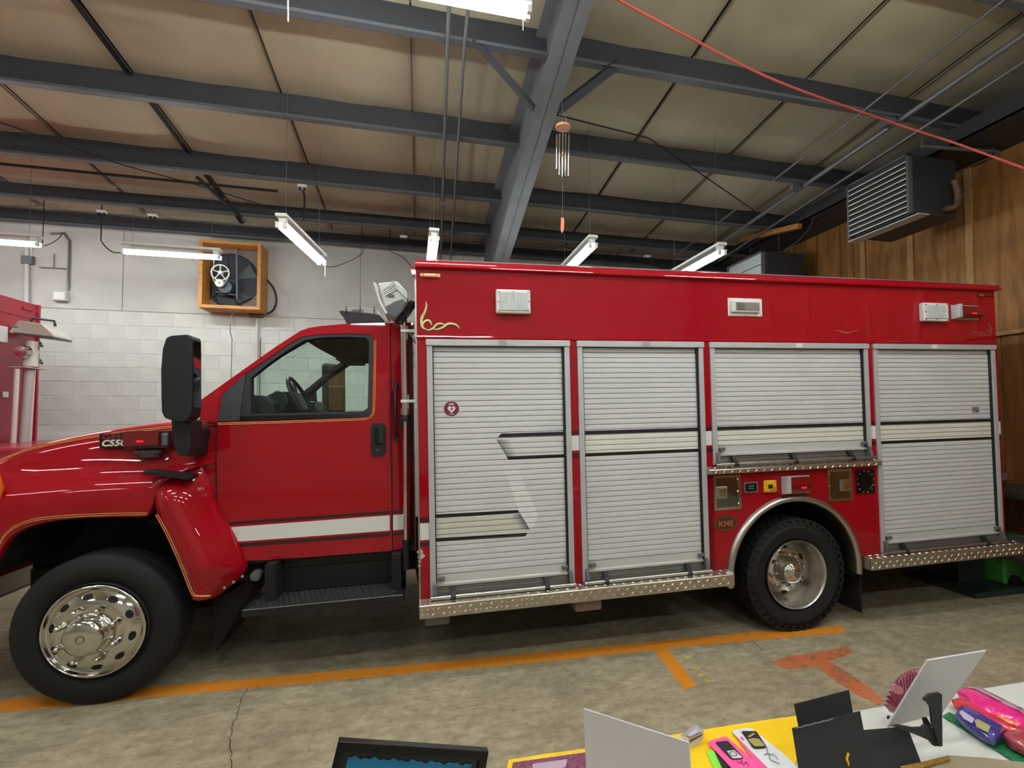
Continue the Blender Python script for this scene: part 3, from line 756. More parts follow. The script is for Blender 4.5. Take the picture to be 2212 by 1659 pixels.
# --- roll-up door material: bare aluminium slats with the printed striping
def slat_material():
    m, nt, b = new_mat('roll_up_slats'); N = nt.nodes.new; L = nt.links.new
    tc = N('ShaderNodeTexCoord'); tc.object = TK
    def mth(op, a, b_=None):
        n = N('ShaderNodeMath'); n.operation = op
        for i, q in enumerate((a, b_)):
            if q is None: continue
            if isinstance(q, (int, float)): n.inputs[i].default_value = q
            else: L(q, n.inputs[i])
        return n.outputs[0]
    def half(a, c, d):
        v = N('ShaderNodeVectorMath'); v.operation = 'DOT_PRODUCT'; L(tc.outputs['Object'], v.inputs[0]); v.inputs[1].default_value = (a, 0, c)
        return mth('ADD', v.outputs['Value'], d)
    def convex(pts):
        area = sum(p[0] * q[1] - q[0] * p[1] for p, q in zip(pts, pts[1:] + pts[:1]))
        if area < 0: pts = pts[::-1]
        cur = None
        for p, q in zip(pts, pts[1:] + pts[:1]):
            dx, dz = q[0] - p[0], q[1] - p[1]; l = sqrt(dx * dx + dz * dz)
            h = half(-dz / l, dx / l, (dz * p[0] - dx * p[1]) / l)
            cur = h if cur is None else mth('MINIMUM', cur, h)
        return mth('GREATER_THAN', cur, 0.0)
    n = N('ShaderNodeTexNoise'); n.inputs['Scale'].default_value = 4; n.inputs['Detail'].default_value = 3; L(tc.outputs['Object'], n.inputs['Vector'])
    r = N('ShaderNodeValToRGB'); r.color_ramp.elements[0].color = lin((208, 208, 208)); r.color_ramp.elements[1].color = lin((224, 224, 224)); L(n.outputs[0], r.inputs[0])
    col = r.outputs[0]
    def over(col, mask, c):
        x = N('ShaderNodeMix'); x.data_type = 'RGBA'; L(mask, x.inputs[0]); L(col, x.inputs[6]); x.inputs[7].default_value = lin(c); return x.outputs[2]
    col = over(col, convex([(1.06, 1.376), (5, 1.376), (5, 1.502), (1.06, 1.502)]), (232, 230, 218))
    col = over(col, convex([(.04, .862), (.62, .862), (.62, .985), (.04, .985)]), (212, 210, 196))
    # pale slanting chevron arm
    fade = mth('MULTIPLY', convex([(.535, 1.34), (.615, 1.34), (.773, .975), (.739, .886), (.713, .866), (.636, 1.018)]), mth('MINIMUM', mth('MAXIMUM', mth('MULTIPLY', half(0, -1, 1.36), 4.), 0.), .75))
    col = over(col, fade, (240, 240, 236))
    # dark printed shadows at the two ends
    g1 = mth('MULTIPLY', convex([(.498, 1.491), (.565, 1.373), (.64, 1.373), (.62, 1.491)]), mth('MINIMUM', mth('MAXIMUM', mth('MULTIPLY', half(-1.0, -.55, .618 + .55 * 1.43), 9.), 0.), .95))
    col = over(col, g1, (30, 28, 30))
    g2 = mth('MULTIPLY', convex([(.715, .872), (.650, .985), (.60, .985), (.60, .872)]), mth('MINIMUM', mth('MAXIMUM', mth('MULTIPLY', half(1.0, .55, -.605 - .55 * .93), 11.), 0.), .95))
    col = over(col, g2, (30, 28, 30))
    for p in ([(.530, 1.531), (.508, 1.505), (5, 1.505), (5, 1.531)], [(.565, 1.375), (.577, 1.351), (5, 1.351), (5, 1.375)],
              [(.03, 1.016), (.633, 1.010), (.648, .988), (.03, .994)], [(.03, .862), (.698, .851), (.683, .829), (.03, .838)]):
        col = over(col, convex(p), (34, 30, 33))
    L(col, b.inputs['Base Color']); b.inputs['Roughness'].default_value = .42; b.inputs['Metallic'].default_value = .1
    return m


SLAT = slat_material(); GAP = mat('slat_gap', (70, 68, 66), .6)
TREADG = TREAD


def roll_door(x0, x1, zb, label, straps, tag_x, tag_m):
    rw = .037
    fr = MB().box(x0 + rw, x1 - rw, .034, .058, zb, 2.13).build('roll_up_door', GAP, TK, label=label)
    for xa in (x0, x1 - rw): MB().box(xa, xa + rw, -.012, .03, zb, 2.125).build('side_rail', ALU, fr, bevel=.002)
    MB().box(x0 - .004, x1 + .004, -.022, .03, 2.122, 2.163).build('header', ALU, fr, bevel=.003)
    MB().box(x0 + rw, x0 + rw + .006, .0, .03, zb + .05, 2.12).build('rubber_seal', BLACKP, fr); MB().box(x1 - rw - .014, x1 - rw, .0, .03, zb + .05, 2.12).build('rubber_seal', BLACKP, fr)
    a, b = x0 + rw + .004, x1 - rw - .010; P = .0365
    # one slat: a shallow bow with a groove below it
    h = P - .0022; prof = [(.024, .0012), (.0165, .0012), (.0154, .0030), (.0150, h * .5), (.0154, h - .0018), (.0165, h), (.024, h)]
    sm = MB(); sm.grid([[(x, y, z) for y, z in prof] for x in (a, b)]); me = sm.mesh('slat', SLAT)
    z = 2.085; ztop = 2.12; zbar = zb + .135
    MB().box(a, b, .02, .03, z + .003, ztop - .004).build('top_slat', SLAT, fr)
    z -= P
    while z > zbar - .01:
        s_ = bpy.data.objects.new('slat', me); COL.objects.link(s_); s_.parent = fr; s_.location = (0, 0, z); z -= P
    zl = z + P
    MB().prism([(a, .026, zl - .002), (a, .012, zl - .003), (a, .008, zb + .085), (a, -.006, zb + .08), (a, -.006, zb + .066), (a, .026, zb + .066)], (b - a, 0, 0)).build('bottom_rail', mat('bright_bottom_rail', (205, 205, 202), .35, metal=.2), fr)
    m = MB(); m.box(x0 + .02, x1 - .02, .012, .034, zb + .0, zb + .066)
    for k in range(3): m.box(x0 + .03, x1 - .03, .006, .012, zb + .006 + .02 * k, zb + .018 + .02 * k)
    m.build('sill', ALU2, fr)
    MB().tube([(x0 + .002, -.038, zb + .004), (x1 - .002, -.038, zb + .004)], .0125, 12).build('lift_bar', CHROME2, fr, smooth=50)
    for xs_ in straps:
        m = MB(); m.prism([(xs_, .006, zb + .068), (xs_, -.008, zb + .066), (xs_, -.030, zb + .030), (xs_, -.056, zb + .004), (xs_, -.050, zb - .014), (xs_, -.030, zb - .014), (xs_, -.022, zb + .02), (xs_, .006, zb + .045)], (.034, 0, 0))
        m.build('bar_strap', BLACKP, fr, bevel=.002)
    for xa, sg in ((x0 + .018, 1), (x1 - .018, -1)):
        MB().prism([(xa, .0, zb + .10), (xa, -.03, zb + .085), (xa, -.045, zb + .02), (xa, -.03, zb + .006), (xa, .0, zb + .01)], (.026 * sg, 0, 0)).build('bar_bracket', GREY, fr, bevel=.003)
        MB().box(min(xa + .03 * sg, xa + .075 * sg), max(xa + .03 * sg, xa + .075 * sg), -.028, .0, zb + .105, zb + .13).build('latch_knob', GREY, fr, bevel=.006)
    MB().box(tag_x, tag_x + .055, -.0235, -.0215, 2.127, 2.160).build('header_tag', tag_m, fr)
    return fr


TG = mat('header_tag_grey', (158, 158, 160), .4); TW = mat('header_tag_white', (225, 225, 222), .4)
D1 = roll_door(.048, 1.017, .487, 'tall roll-up door with round badge and chevron print', (.175, .80), .52, TG)
D2 = roll_door(1.075, 2.044, .487, 'tall plain roll-up door with stripes', (1.22, 1.85), 1.56, TG)
D3 = roll_door(2.101, 3.505, 1.250, 'short roll-up door above the rear wheel', (2.25, 2.76, 3.28), 2.83, TW)
D4 = roll_door(3.559, 4.816, .487, 'tall roll-up door at the truck rear', (3.75, 4.58), 4.13, TW)
# round heart badge
bc = TP(975.5, 883, 0); bc.y = .0128
BADGE = mat('badge_maroon', (128, 28, 66), .5)
bo = MB().lathe([(0, 0), (.052, 0), (.052, .0012), (0, .0012)], (0, -.0012, 0), 'y', 32).build('round_badge', BADGE, D1, label='maroon round badge with white heart', loc=bc)
MB().lathe([(.0500, -.0004), (.0525, -.0004), (.0525, .0004), (.0500, .0004), (.0500, -.0004)], bc + Vector((0, -.0014, 0)), 'y', 32).build('badge_rim', WHITEP, D1)
hp = []
for k in range(28):
    t = 2 * pi * k / 28; hp.append(bc + Vector((.0016 * 16 * sin(t) ** 3, -.003, -.003 + .0017 * (13 * cos(t) - 5 * cos(2 * t) - 2 * cos(3 * t) - cos(4 * t)))))
MB().prism(hp, (0, .001, 0)).build('badge_heart', WHITEP, D1)
MB().prism([bc + Vector((a, -.0036, b)) for a, b in ((.011, .014), (-.013, -.004), (-.001, -.003), (-.011, -.018), (.014, .003), (.002, .002))], (0, .0006, 0)).build('badge_bolt', BADGE, D1)
text_part('badge_lettering', 'AED', .019, WHITEP, D1, bc + Vector((0, -.003, .030)), bold=.0006)
text_part('badge_lettering', 'DONATED', .007, WHITEP, D1, bc + Vector((0, -.003, -.036)), bold=.0003)
# small label on door 4
lp = TP(2111, 885, 0); lp.y = .0135
MB().box(-.036, .036, -.001, 0, -.024, .024).build('door_label', mat('label_lilac', (150, 132, 140), .5, noise=.4, nscale=60), D4, loc=lp)
MB().box(.01, .034, -.002, -.001, -.02, .006).build('door_label', mat('label_violet', (96, 80, 150), .5), D4, loc=lp)
for k in range(3): MB().box(-.03, .006, -.002, -.001, .014 - .01 * k, .018 - .01 * k).build('label_line', mat('label_ink', (90, 74, 84), .5) if k == 0 else bpy.data.materials['label_ink'], D4, loc=lp)

# --- tread plate ledges
def tread(x0, x1, ztop, zfr, zbot, t, lab):
    m = MB(); m.prism([(x0, 0, ztop), (x0, -t, zfr), (x0, -t - .003, zfr - .006), (x0, -t - .003, zbot), (x0, -t + .01, zbot), (x0, 0.05, zbot), (x0, .05, ztop)], (x1 - x0, 0, 0))
    o = m.build('tread_plate_ledge', TREAD, TK, label=lab)
    d = MB(); p = .0335; n = int((x1 - x0) / p); hh = (zfr - zbot)
    def loz(c, ax, nr, L, W):     # one raised bar
        L *= 1.12; W *= 1.25
        ax = ax.normalized(); sd = nr.cross(ax).normalized(); c = Vector(c)
        vs = [c - ax * L, c + sd * W, c + ax * L, c - sd * W, c - ax * L * .55 + nr * .0045, c + ax * L * .55 + nr * .0045]
        d.add(vs, [(0, 1, 4), (4, 1, 5), (1, 2, 5), (2, 3, 5), (5, 3, 4), (3, 0, 4)])
    nf = Vector((0, -1, 0)); nt_ = Vector((0, -(ztop - zfr), -t)).cross(Vector((1, 0, 0))); nt_ = Vector((0, -(ztop - zfr), t)).normalized()
    if nt_.z < 0: nt_ = -nt_
    up = Vector((0, -t, zfr - ztop)).normalized()
    for i in range(n):
        x = x0 + p * (i + .5)
        for k in range(2 if hh > .05 else 1):
            z = zfr - .012 - (k + .5) * (hh - .018) / (2 if hh > .05 else 1); sg = 1 if (i + k) % 2 else -1
            loz((x, -t - .003, z), Vector((1, 0, .9 * sg)), nf, .0135, .0042)
        for k in range(2 if t > .05 else 1):
            c = Vector((x + .4 * p, 0, ztop)) + up * (t * (k + .5) / (2 if t > .05 else 1)); sg = 1 if (i + k) % 2 else -1
            loz(c, Vector((1, 0, 0)) + up * .9 * sg, nt_, .0135, .0042)
    d.build('tread_bars', TREAD, o, kind='stuff')
    return o


tread(-.02, 2.19, .482, .470, .388, .085, 'long front tread plate ledge')
tread(3.372, 4.93, .482, .470, .388, .085, 'rear tread plate ledge')
tread(2.044, 3.556, 1.240, 1.222, 1.188, .045, 'short tread plate ledge over the wheel')
TB('rear_step', 4.86, 5.16, -.05, 2.44, .42, .47, TREAD); TB('rear_step_edge', 4.90, 5.14, -.055, -.048, .425, .455, REDL)
for xa in (.0, 1.03): pass
RP = mat('primer_bracket', (150, 128, 116), .7, noise=.35, nscale=30)
TB('mounting_bracket', 1.02, 1.21, .0, .1, .285, .385, RP, bevel=.01); TB('mounting_bracket', .01, .17, .0, .2, .30, .385, GREY, bevel=.015)
chips = mat('bare_primer', (214, 190, 176), .8)
m = MB()
for u, v, s_ in ((907, 1192, 9), (910, 1201, 13), (906, 1212, 6), (906, 1222, 5), (907, 1233, 3), (906, 1240, 3)):
    c = TP(u, v, 0); r_ = s_ * .0022
    m.prism([c + Vector((r_ * cos(a) * random.uniform(.5, 1.1), -.001, r_ * sin(a) * random.uniform(.5, 1.3))) for a in [k * pi / 4 for k in range(8)]], (0, .001, 0))
m.build('paint_chips', chips, TK, kind='stuff')

# --- lamps on the upper band
def plate(name, u0, u1, v0, v1, y0, y1, m, par=None, bevel=.004, label=None):
    a = TP(u0, v0, y0); b = TP(u1, v1, y0); return TB(name, a.x, b.x, y0, y1, b.z, a.z, m, par, bevel, label)


for u0, u1, v0, v1, nm in ((1072, 1147, 624, 677, 'white framed flood lamp near the front'), (1995, 2051, 653, 694, 'frosted flood lamp near the rear')):
    L_ = plate('flood_lamp', u0, u1, v0, v1, -.045, .002, WHITEP, label=nm, bevel=.008)
    plate('lens', u0 + 7, u1 - 7, v0 + 6, v1 - 6, -.052, -.044, CLEARL, L_, .003)
    for i, (fx, fz) in enumerate(((.08, .12), (.5, .12), (.92, .12), (.08, .88), (.5, .88), (.92, .88), (.06, .5), (.94, .5))):
        c = TP(u0 + (u1 - u0) * fx, v0 + (v1 - v0) * fz, -.045); MB().lathe([(0, -.010), (.005, -.009), (.006, 0)], c, 'y', 8).build('screw', CHROME2, L_)
L_ = plate('recessed_lamp', 1572, 1647, 643, 684, -.006, .002, WHITEP, label='recessed lamp in a white flange', bevel=.003)
plate('lens_housing', 1581, 1643, 649, 675, -.03, -.005, mat('lamp_housing_white', (214, 214, 208), .4), L_, .006)
plate('lens', 1590, 1641, 652, 671, -.034, -.029, CHROME2, L_, .003); plate('lens_glass', 1590, 1641, 652, 671, -.037, -.034, GLASSC, L_, 0)
for u, v in ((1576, 646), (1610, 646), (1643, 647), (1576, 680), (1610, 681), (1643, 681)): MB().lathe([(0, -.003), (.003, -.002), (.004, 0)], TP(u, v, -.006), 'y', 8).build('screw', GREY, L_)


def marker(u0, u1, v0, v1, lens, endm, lab, dep=.05, g=True):
    a = TP(u0, v0, 0); b = TP(u1, v1, 0); w_ = b.x - a.x; h = a.z - b.z
    o = TB('warning_light', a.x, b.x, -.012, .002, b.z, a.z, endm, bevel=.006, label=lab)
    x0, x1 = (a.x + w_ * .18, b.x - w_ * .06)
    m = MB(); m.prism([(x0, -.01, b.z + h * .08), (x0, -dep * .8, b.z + h * .12), (x0, -dep, b.z + h * .3), (x0, -dep, b.z + h * .55), (x0, -dep * .6, a.z - h * .1), (x0, -.01, a.z - h * .06)], (x1 - x0, 0, 0))
    m.build('lens', lens, o, bevel=.004)
    m = MB(); m.prism([(a.x, -.01, b.z), (a.x + w_ * .06, -dep * 1.05, b.z + h * .08), (a.x + w_ * .18, -dep * 1.05, b.z + h * .1), (a.x + w_ * .18, -.01, b.z)], (0, 0, h * .92)); m.build('end_cap', ALU, o, bevel=.003)
    if g: MB().prism([(x0 + w_ * .34, -dep - .001, b.z + h * .34), (x0 + w_ * .52, -dep - .001, b.z + h * .31), (x0 + w_ * .55, -dep - .001, b.z + h * .42), (x0 + w_ * .37, -dep - .001, b.z + h * .43)], (0, .001, 0)).build('reflector', REDG, o)
    return o


marker(2052, 2112, 659, 692, REDL, ALU, 'red warning light with chrome end near the rear', .06)
marker(1686, 1748, 1029, 1064, REDL, ALU, 'red warning light above the rear wheel', .06)
# amber marker front, small marker rear
m = plate('marker_lamp', 907, 951, 589.5, 598.5, -.008, .002, mat('marker_cream', (222, 206, 150), .4), label='amber marker lamp')
plate('amber_lens', 914, 944, 589, 599.5, -.024, -.007, AMBER, m, .006)
m = plate('marker_lamp', 2116, 2148, 633, 641, -.012, .002, REDL, label='small rear marker lamp'); plate('marker_end', 2116, 2125, 634.5, 640.5, -.02, -.01, CHROME2, m, .001)

# --- gold scrolls (flat leaf lettering work)
def ribbon(px, w_, m, name='scroll_leaf', y=-.0022, par=None):
    pts = curve([TP(u, v, 0) for u, v in px], 5); n = len(pts); L = []; R_ = []
    for i, p in enumerate(pts):
        d = pts[min(i + 1, n - 1)] - pts[max(i - 1, 0)]; s_ = Vector((-d.z, 0, d.x)).normalized() * w_ * (sin(pi * (i + .35) / (n + .3)) ** .6)
        L.append(Vector((p.x, y, p.z)) + s_); R_.append(Vector((p.x, y, p.z)) - s_)
    return MB().grid([L, R_]).build(name, m, par or TK)


INK = mat('scroll_shadow', (58, 40, 20), .5)
SCR = [([(920, 651), (921, 662), (917, 675), (911, 687), (911, 700), (914, 708), (922, 712)], .0085), ([(913, 705), (915, 697), (921, 692), (928, 693), (933, 702)], .0065), ([(918, 709), (926, 713), (936, 708), (944, 700), (954, 699), (962, 702)], .006),
       ([(934, 711), (946, 711), (958, 706), (966, 700), (976, 699), (986, 702), (993, 710)], .007), ([(914, 688), (916, 676), (920, 668)], .006)]
for px, w_ in SCR:
    ribbon([(u + 1.2, v + 1.2) for u, v in px], w_ * 1.15, INK, y=-.0018); ribbon(px, w_, GOLDL)
for px, w_ in SCR:        # mirrored one at the rear, in dull gold
    mx = [(2142 - (u - 908) * .55, 700 + (v - 690) * .62 + 12) for u, v in px]
    ribbon(mx, w_ * .6, mat('dull_gold', (150, 90, 70), .4) if 'dull_gold' not in bpy.data.materials else bpy.data.materials['dull_gold'])
ribbon([(1802, 713), (1815, 716), (1828, 719), (1840, 716), (1853, 714)], .003, GOLD)

# --- fittings under the short door
def compartment(u0, u1, v0, v1, ul, vl, bolts, face, lab):
    a = TP(u0, v0, 0); b = TP(u1, v1, 0); fw_ = .022
    o = MB().holed([(a.x, -.006, b.z), (b.x, -.006, b.z), (b.x, -.006, a.z), (a.x, -.006, a.z)], [(a.x + fw_, -.006, b.z + fw_), (b.x - fw_, -.006, b.z + fw_), (b.x - fw_, -.006, a.z - fw_), (a.x + fw_, -.006, a.z - fw_)], (0, .008, 0)).build('compartment_door', CHROME, TK, label=lab)
    TB('door_skin', a.x + fw_, b.x - fw_, -.003, .001, b.z + fw_, a.z - fw_, face, o)
    c = TP(ul, vl, 0); m = TB('latch', c.x - .046, c.x + .046, -.010, 0, c.z - .046, c.z + .046, CHROME2, o, .004); TB('latch_paddle', c.x - .03, c.x + .034, -.016, -.009, c.z - .032, c.z + .032, CHROME, m, .003)
    for u, v in bolts: MB().lathe([(0, -.008), (.006, -.006), (.008, 0)], TP(u, v, -.003), 'y', 10).build('bolt', CHROME, o)


POL = mat('mirror_polish', (150, 152, 155), .05, metal=1.)
compartment(1540, 1601, 1028, 1099, 1558, 1064, [(1594, 1035), (1594, 1062), (1596, 1088)], POL, 'polished compartment door in front of the wheel')
compartment(1786, 1841, 1014, 1081, 1824, 1048, [(1791, 1024), (1792, 1049), (1793, 1075)], POL, 'polished compartment door behind the wheel')
o = plate('power_inlet', 1608, 1638, 1042, 1064, -.012, .002, GREY, label='grey power inlet'); plate('inlet_face', 1611, 1635, 1045.5, 1060.5, -.015, -.011, BLACKG, o, .002)
for k in range(2): plate('inlet_slot', 1617, 1629, 1049 + 5 * k, 1051 + 5 * k, -.017, -.014, GREY, o, 0)
c = TP(1661, 1050, 0); o = MB().box(c.x - .055, c.x + .055, -.022, .002, c.z - .047, c.z + .047).build('yellow_outlet', YELP, TK, bevel=.018, label='yellow outlet cover')
TB('outlet_slot', c.x - .022, c.x + .018, -.024, -.021, c.z - .016, c.z + .014, BLACKP, o, .003)
for a, b in ((-.04, .034), (.036, .034), (-.038, -.036), (.038, -.034)): MB().lathe([(0, -.003), (.005, 0)], (c.x + a, -.022, c.z + b), 'y', 8).build('screw', GREY, o)
MB().tube(curve([(c.x - .01, -.025, c.z - .026), (c.x + .02, -.027, c.z - .03), (c.x + .035, -.025, c.z - .005)], 4), .0025, 6).build('cover_ring', BLACKP, o)
c = TP(1868, 1040, 0); o = MB().box(c.x - .088, c.x + .088, -.010, .002, c.z - .095, c.z + .095).build('fuel_door', BLACKG, TK, bevel=.04, label='black bolted fuel filler plate')
MB().lathe([(.07, -.012), (.062, -.004), (.05, .0), (0, .0)], c + Vector((0, -.001, 0)), 'y', 24).build('filler_bowl', mat('filler_black', (16, 16, 20), .15, coat=1.), o, smooth=50)
for k in range(12):
    a = 2 * pi * k / 12 + .2; MB().lathe([(0, -.005), (.006, -.003), (.007, 0)], c + Vector((.077 * cos(a) * (1.04 if k % 3 else .98), -.011, .084 * sin(a))), 'y', 8).build('bolt', CHROME, o)
c = TP(1567, 1130, 0); BRONZE = mat('bronze_badge', (150, 92, 60), .35, metal=.8, noise=.3, nscale=40)
o = MB().add([(c.x + .1 * cos(a), y, c.z + .058 * sin(a)) for y in (-.006, .001) for a in [2 * pi * k / 32 for k in range(32)]], [tuple(range(32))] + [(k, (k + 1) % 32, 32 + (k + 1) % 32, 32 + k) for k in range(32)]).build('maker_badge', BRONZE, TK, label='oval bronze maker badge')
MB().add([(c.x + .082 * cos(a), -.0075, c.z + .042 * sin(a)) for a in [2 * pi * k / 32 for k in range(32)]] + [(c.x, -.0075, c.z)], [(k, (k + 1) % 32, 32) for k in range(32)]).build('badge_field', mat('badge_dark', (64, 44, 34), .5), o)
text_part('badge_lettering', 'KME', .056, mat('badge_copper', (206, 120, 80), .35, metal=.6), o, (c.x, -.009, c.z - .004), bold=.0015, sx=1.15)

# --- wheels
def tyre_profile(R, ri, w0, w1, crown=.012):     # (radius, y) from the outer bead round the tread to the inner bead
    s_ = w1 - w0
    return [(ri, w0 + .030), (ri + .02, w0 + .012), (ri + (R - ri) * .35, w0 - .004), (ri + (R - ri) * .62, w0 - .006), (R - .045, w0 + .004), (R - .022, w0 + .012), (R - .008, w0 + .022), (R - .001, w0 + .04),
            (R, w0 + s_ * .3), (R, w0 + s_ * .42), (R - .010, w0 + s_ * .425), (R - .010, w0 + s_ * .445), (R, w0 + s_ * .45), (R, w1 - s_ * .42), (R, w1 - .04), (R - .008, w1 - .022), (R - .03, w1 - .008), (ri + .08, w1), (ri, w1 - .03)]


def put(o, x, z): o.location = (x, 0, z); return o


# front wheel
WR_, RI = .43, .262
fx, fz = -1.842, .4655
FY = -.058
wf_ = empty('front_wheel', (fx, FY, fz)); wf_.parent = TK; wf_['label'] = 'polished front wheel'
MB().lathe(tyre_profile(WR_, RI, .115, .36), (0, 0, 0), 'y', 72).build('tyre', RUBBER, wf_, smooth=35)
MB().lathe([(.276, .128), (.268, .118), (.270, .108)], (0, 0, 0), 'y', 72).build('tyre_bead_ring', RUBBER, wf_, smooth=35)
hn = 10; rimp = [(.266, .135), (.265, .112), (.261, .106), (.254, .104), (.249, .108), (.245, .118), (.240, .122)]
MB().lathe(rimp, (0, 0, 0), 'y', 72).build('rim_flange', CHROME, wf_, smooth=45)
# the disc: a ring with ten oval hand holes
rings = [(.240, .122), (.234, .124), (.220, .112), (.182, .088), (.174, .086), (.12, .086), (.0, .086)]
NS = 120; vs = []; fs = []
for r_, y_ in rings[:-1]:
    for k in range(NS): a = 2 * pi * k / NS; vs.append((r_ * cos(a), y_, r_ * sin(a)))
for i in range(len(rings) - 2):
    for k in range(NS): fs.append((i * NS + k, i * NS + (k + 1) % NS, (i + 1) * NS + (k + 1) % NS, (i + 1) * NS + k))
MB().add(vs, fs).build('wheel_disc', CHROME, wf_, smooth=40)
for k in range(hn):
    a = 2 * pi * k / hn + .42; c = Vector((.203 * cos(a), .0995, .203 * sin(a))); n_ = Vector((.53 * cos(a), -.85, .53 * sin(a))).normalized(); t_ = Vector((-sin(a), 0, cos(a))); r2 = n_.cross(t_)
    ring = lambda s_, off: [c + t_ * .029 * s_ * cos(b) + r2 * .0195 * s_ * sin(b) + n_ * off for b in [2 * pi * j / 20 for j in range(20)]]
    MB().add(ring(1.0, .0035) + ring(.82, .001), [(j, (j + 1) % 20, 20 + (j + 1) % 20, 20 + j) for j in range(20)]).build('hand_hole_lip', CHROME, wf_, smooth=60)
    MB().add(ring(.86, .0025), [tuple(range(20))]).build('hand_hole', DARK, wf_)
MB().lathe([(.118, .086), (.118, .070), (.112, .062), (.104, .058), (.100, .02), (.094, .006), (.075, -.004), (.03, -.006), (0, -.006)], (0, 0, 0), 'y', 48).build('hub_cap', CHROME, wf_, smooth=40)
MB().lathe([(.022, -.0065), (.022, -.009), (.018, -.009), (.014, -.004), (0, -.004)], (0, 0, 0), 'y', 20).build('hub_plug', GREY, wf_)
for k in range(8):
    a = 2 * pi * k / 8 + .39
    MB().lathe([(.021, .086), (.021, .078), (.017, .074), (.016, .040), (.013, .028), (.006, .022), (0, .021)], (.146 * cos(a), 0, .146 * sin(a)), 'y', 12).build('lug_nut', CHROME, wf_, smooth=50)
cp = wf_.copy(); COL.objects.link(cp); cp.parent = TK; cp.location = (fx, BW - .04, fz); cp.rotation_euler = (0, 0, pi)
for ch in list(wf_.children): q = ch.copy(); COL.objects.link(q); q.parent = cp
cp['label'] = 'far side front wheel'
# rear dual wheel
rx_, rz_ = 2.798, .3765
wr_ = empty('rear_wheel', (rx_, -.02, rz_)); wr_.parent = TK; wr_['label'] = 'deep-dish rear wheel with chunky tyre'
RI2 = .262; prof = tyre_profile(WR_ - .010, RI2, .035, .275)
MB().lathe(prof, (0, 0, 0), 'y', 72).build('tyre', RUBBER, wr_, smooth=35); MB().lathe(tyre_profile(WR_ - .010, RI2, .32, .56), (0, 0, 0), 'y', 48).build('inner_tyre', RUBBER, wr_, smooth=35)
m = MB()
for k in range(40):
    for row, (ya, yb, ro) in enumerate(((.040, .095, 0), (.105, .150, .5), (.160, .205, 0), (.215, .268, .5))):
        a = 2 * pi * (k + ro) / 40; da = 2 * pi / 40 * .33; sk = .03 if row % 2 else -.03
        vs = []
        for r_ in (WR_ - .016, WR_):
            for y_, s_ in ((ya, sk), (yb, -sk)):
                for e in (-1, 1): b = a + e * da + s_; vs.append((r_ * cos(b), y_, r_ * sin(b)))
        m.add(vs, [(0, 1, 3, 2), (4, 6, 7, 5), (0, 4, 5, 1), (2, 3, 7, 6), (0, 2, 6, 4), (1, 5, 7, 3)])
    a = 2 * pi * (k + .25) / 40; da = 2 * pi / 40 * .28
    m.add([(r_ * cos(a + e * da), y_, r_ * sin(a + e * da)) for r_, y_ in ((WR_ - .05, .034), (WR_ - .002, .046), (WR_ - .002, .06), (WR_ - .05, .05)) for e in (-1, 1)], [(0, 1, 3, 2), (2, 3, 5, 4), (4, 5, 7, 6), (0, 2, 4, 6), (1, 7, 5, 3)])
m.build('tread_blocks', RUBBER, wr_, kind='stuff')
MB().lathe([(.264, .052), (.263, .036), (.259, .030), (.254, .034), (.250, .048), (.246, .060), (.243, .085), (.236, .10), (.228, .13), (.225, .17), (.222, .20), (.205, .222)], (0, 0, 0), 'y', 72).build('deep_rim', CHROME2, wr_, smooth=45)
MB().lathe([(.205, .222), (.19, .20), (.165, .178), (.12, .165), (.0, .165)], (0, 0, 0), 'y', 72).build('wheel_disc', CHROME, wr_, smooth=40)
MB().lathe([(.112, .165), (.112, .15), (.104, .145), (.100, .12), (.088, .085), (.066, .058), (.036, .042), (0, .038)], (0, 0, 0), 'y', 40).build('hub_cap', CHROME, wr_, smooth=60)
MB().lathe([(.022, .040), (.022, .036), (.012, .034), (0, .034)], (0, 0, 0), 'y', 16).build('hub_plug', GREY, wr_)
for k in range(6):
    a = 2 * pi * k / 6 + .5; c = Vector((.182 * cos(a), .188, .182 * sin(a))); n_ = Vector((.45 * cos(a), -.9, .45 * sin(a))).normalized(); t_ = Vector((-sin(a), 0, cos(a))); r2 = n_.cross(t_)
    MB().add([c + t_ * .028 * cos(b) + r2 * .017 * sin(b) + n_ * .003 for b in [2 * pi * j / 16 for j in range(16)]], [tuple(range(16))]).build('hand_hole', DARK, wr_)
for k in range(8):
    a = 2 * pi * k / 8 + .2; MB().lathe([(.017, .165), (.016, .14), (.01, .125), (0, .122)], (.137 * cos(a), 0, .137 * sin(a)), 'y', 12).build('lug_nut', CHROME, wr_, smooth=50)
cp = wr_.copy(); COL.objects.link(cp); cp.parent = TK; cp.location = (rx_, BW - .02, rz_); cp.rotation_euler = (0, 0, pi)
for ch in list(wr_.children): q = ch.copy(); COL.objects.link(q); q.parent = cp
cp['label'] = 'far side rear wheel'
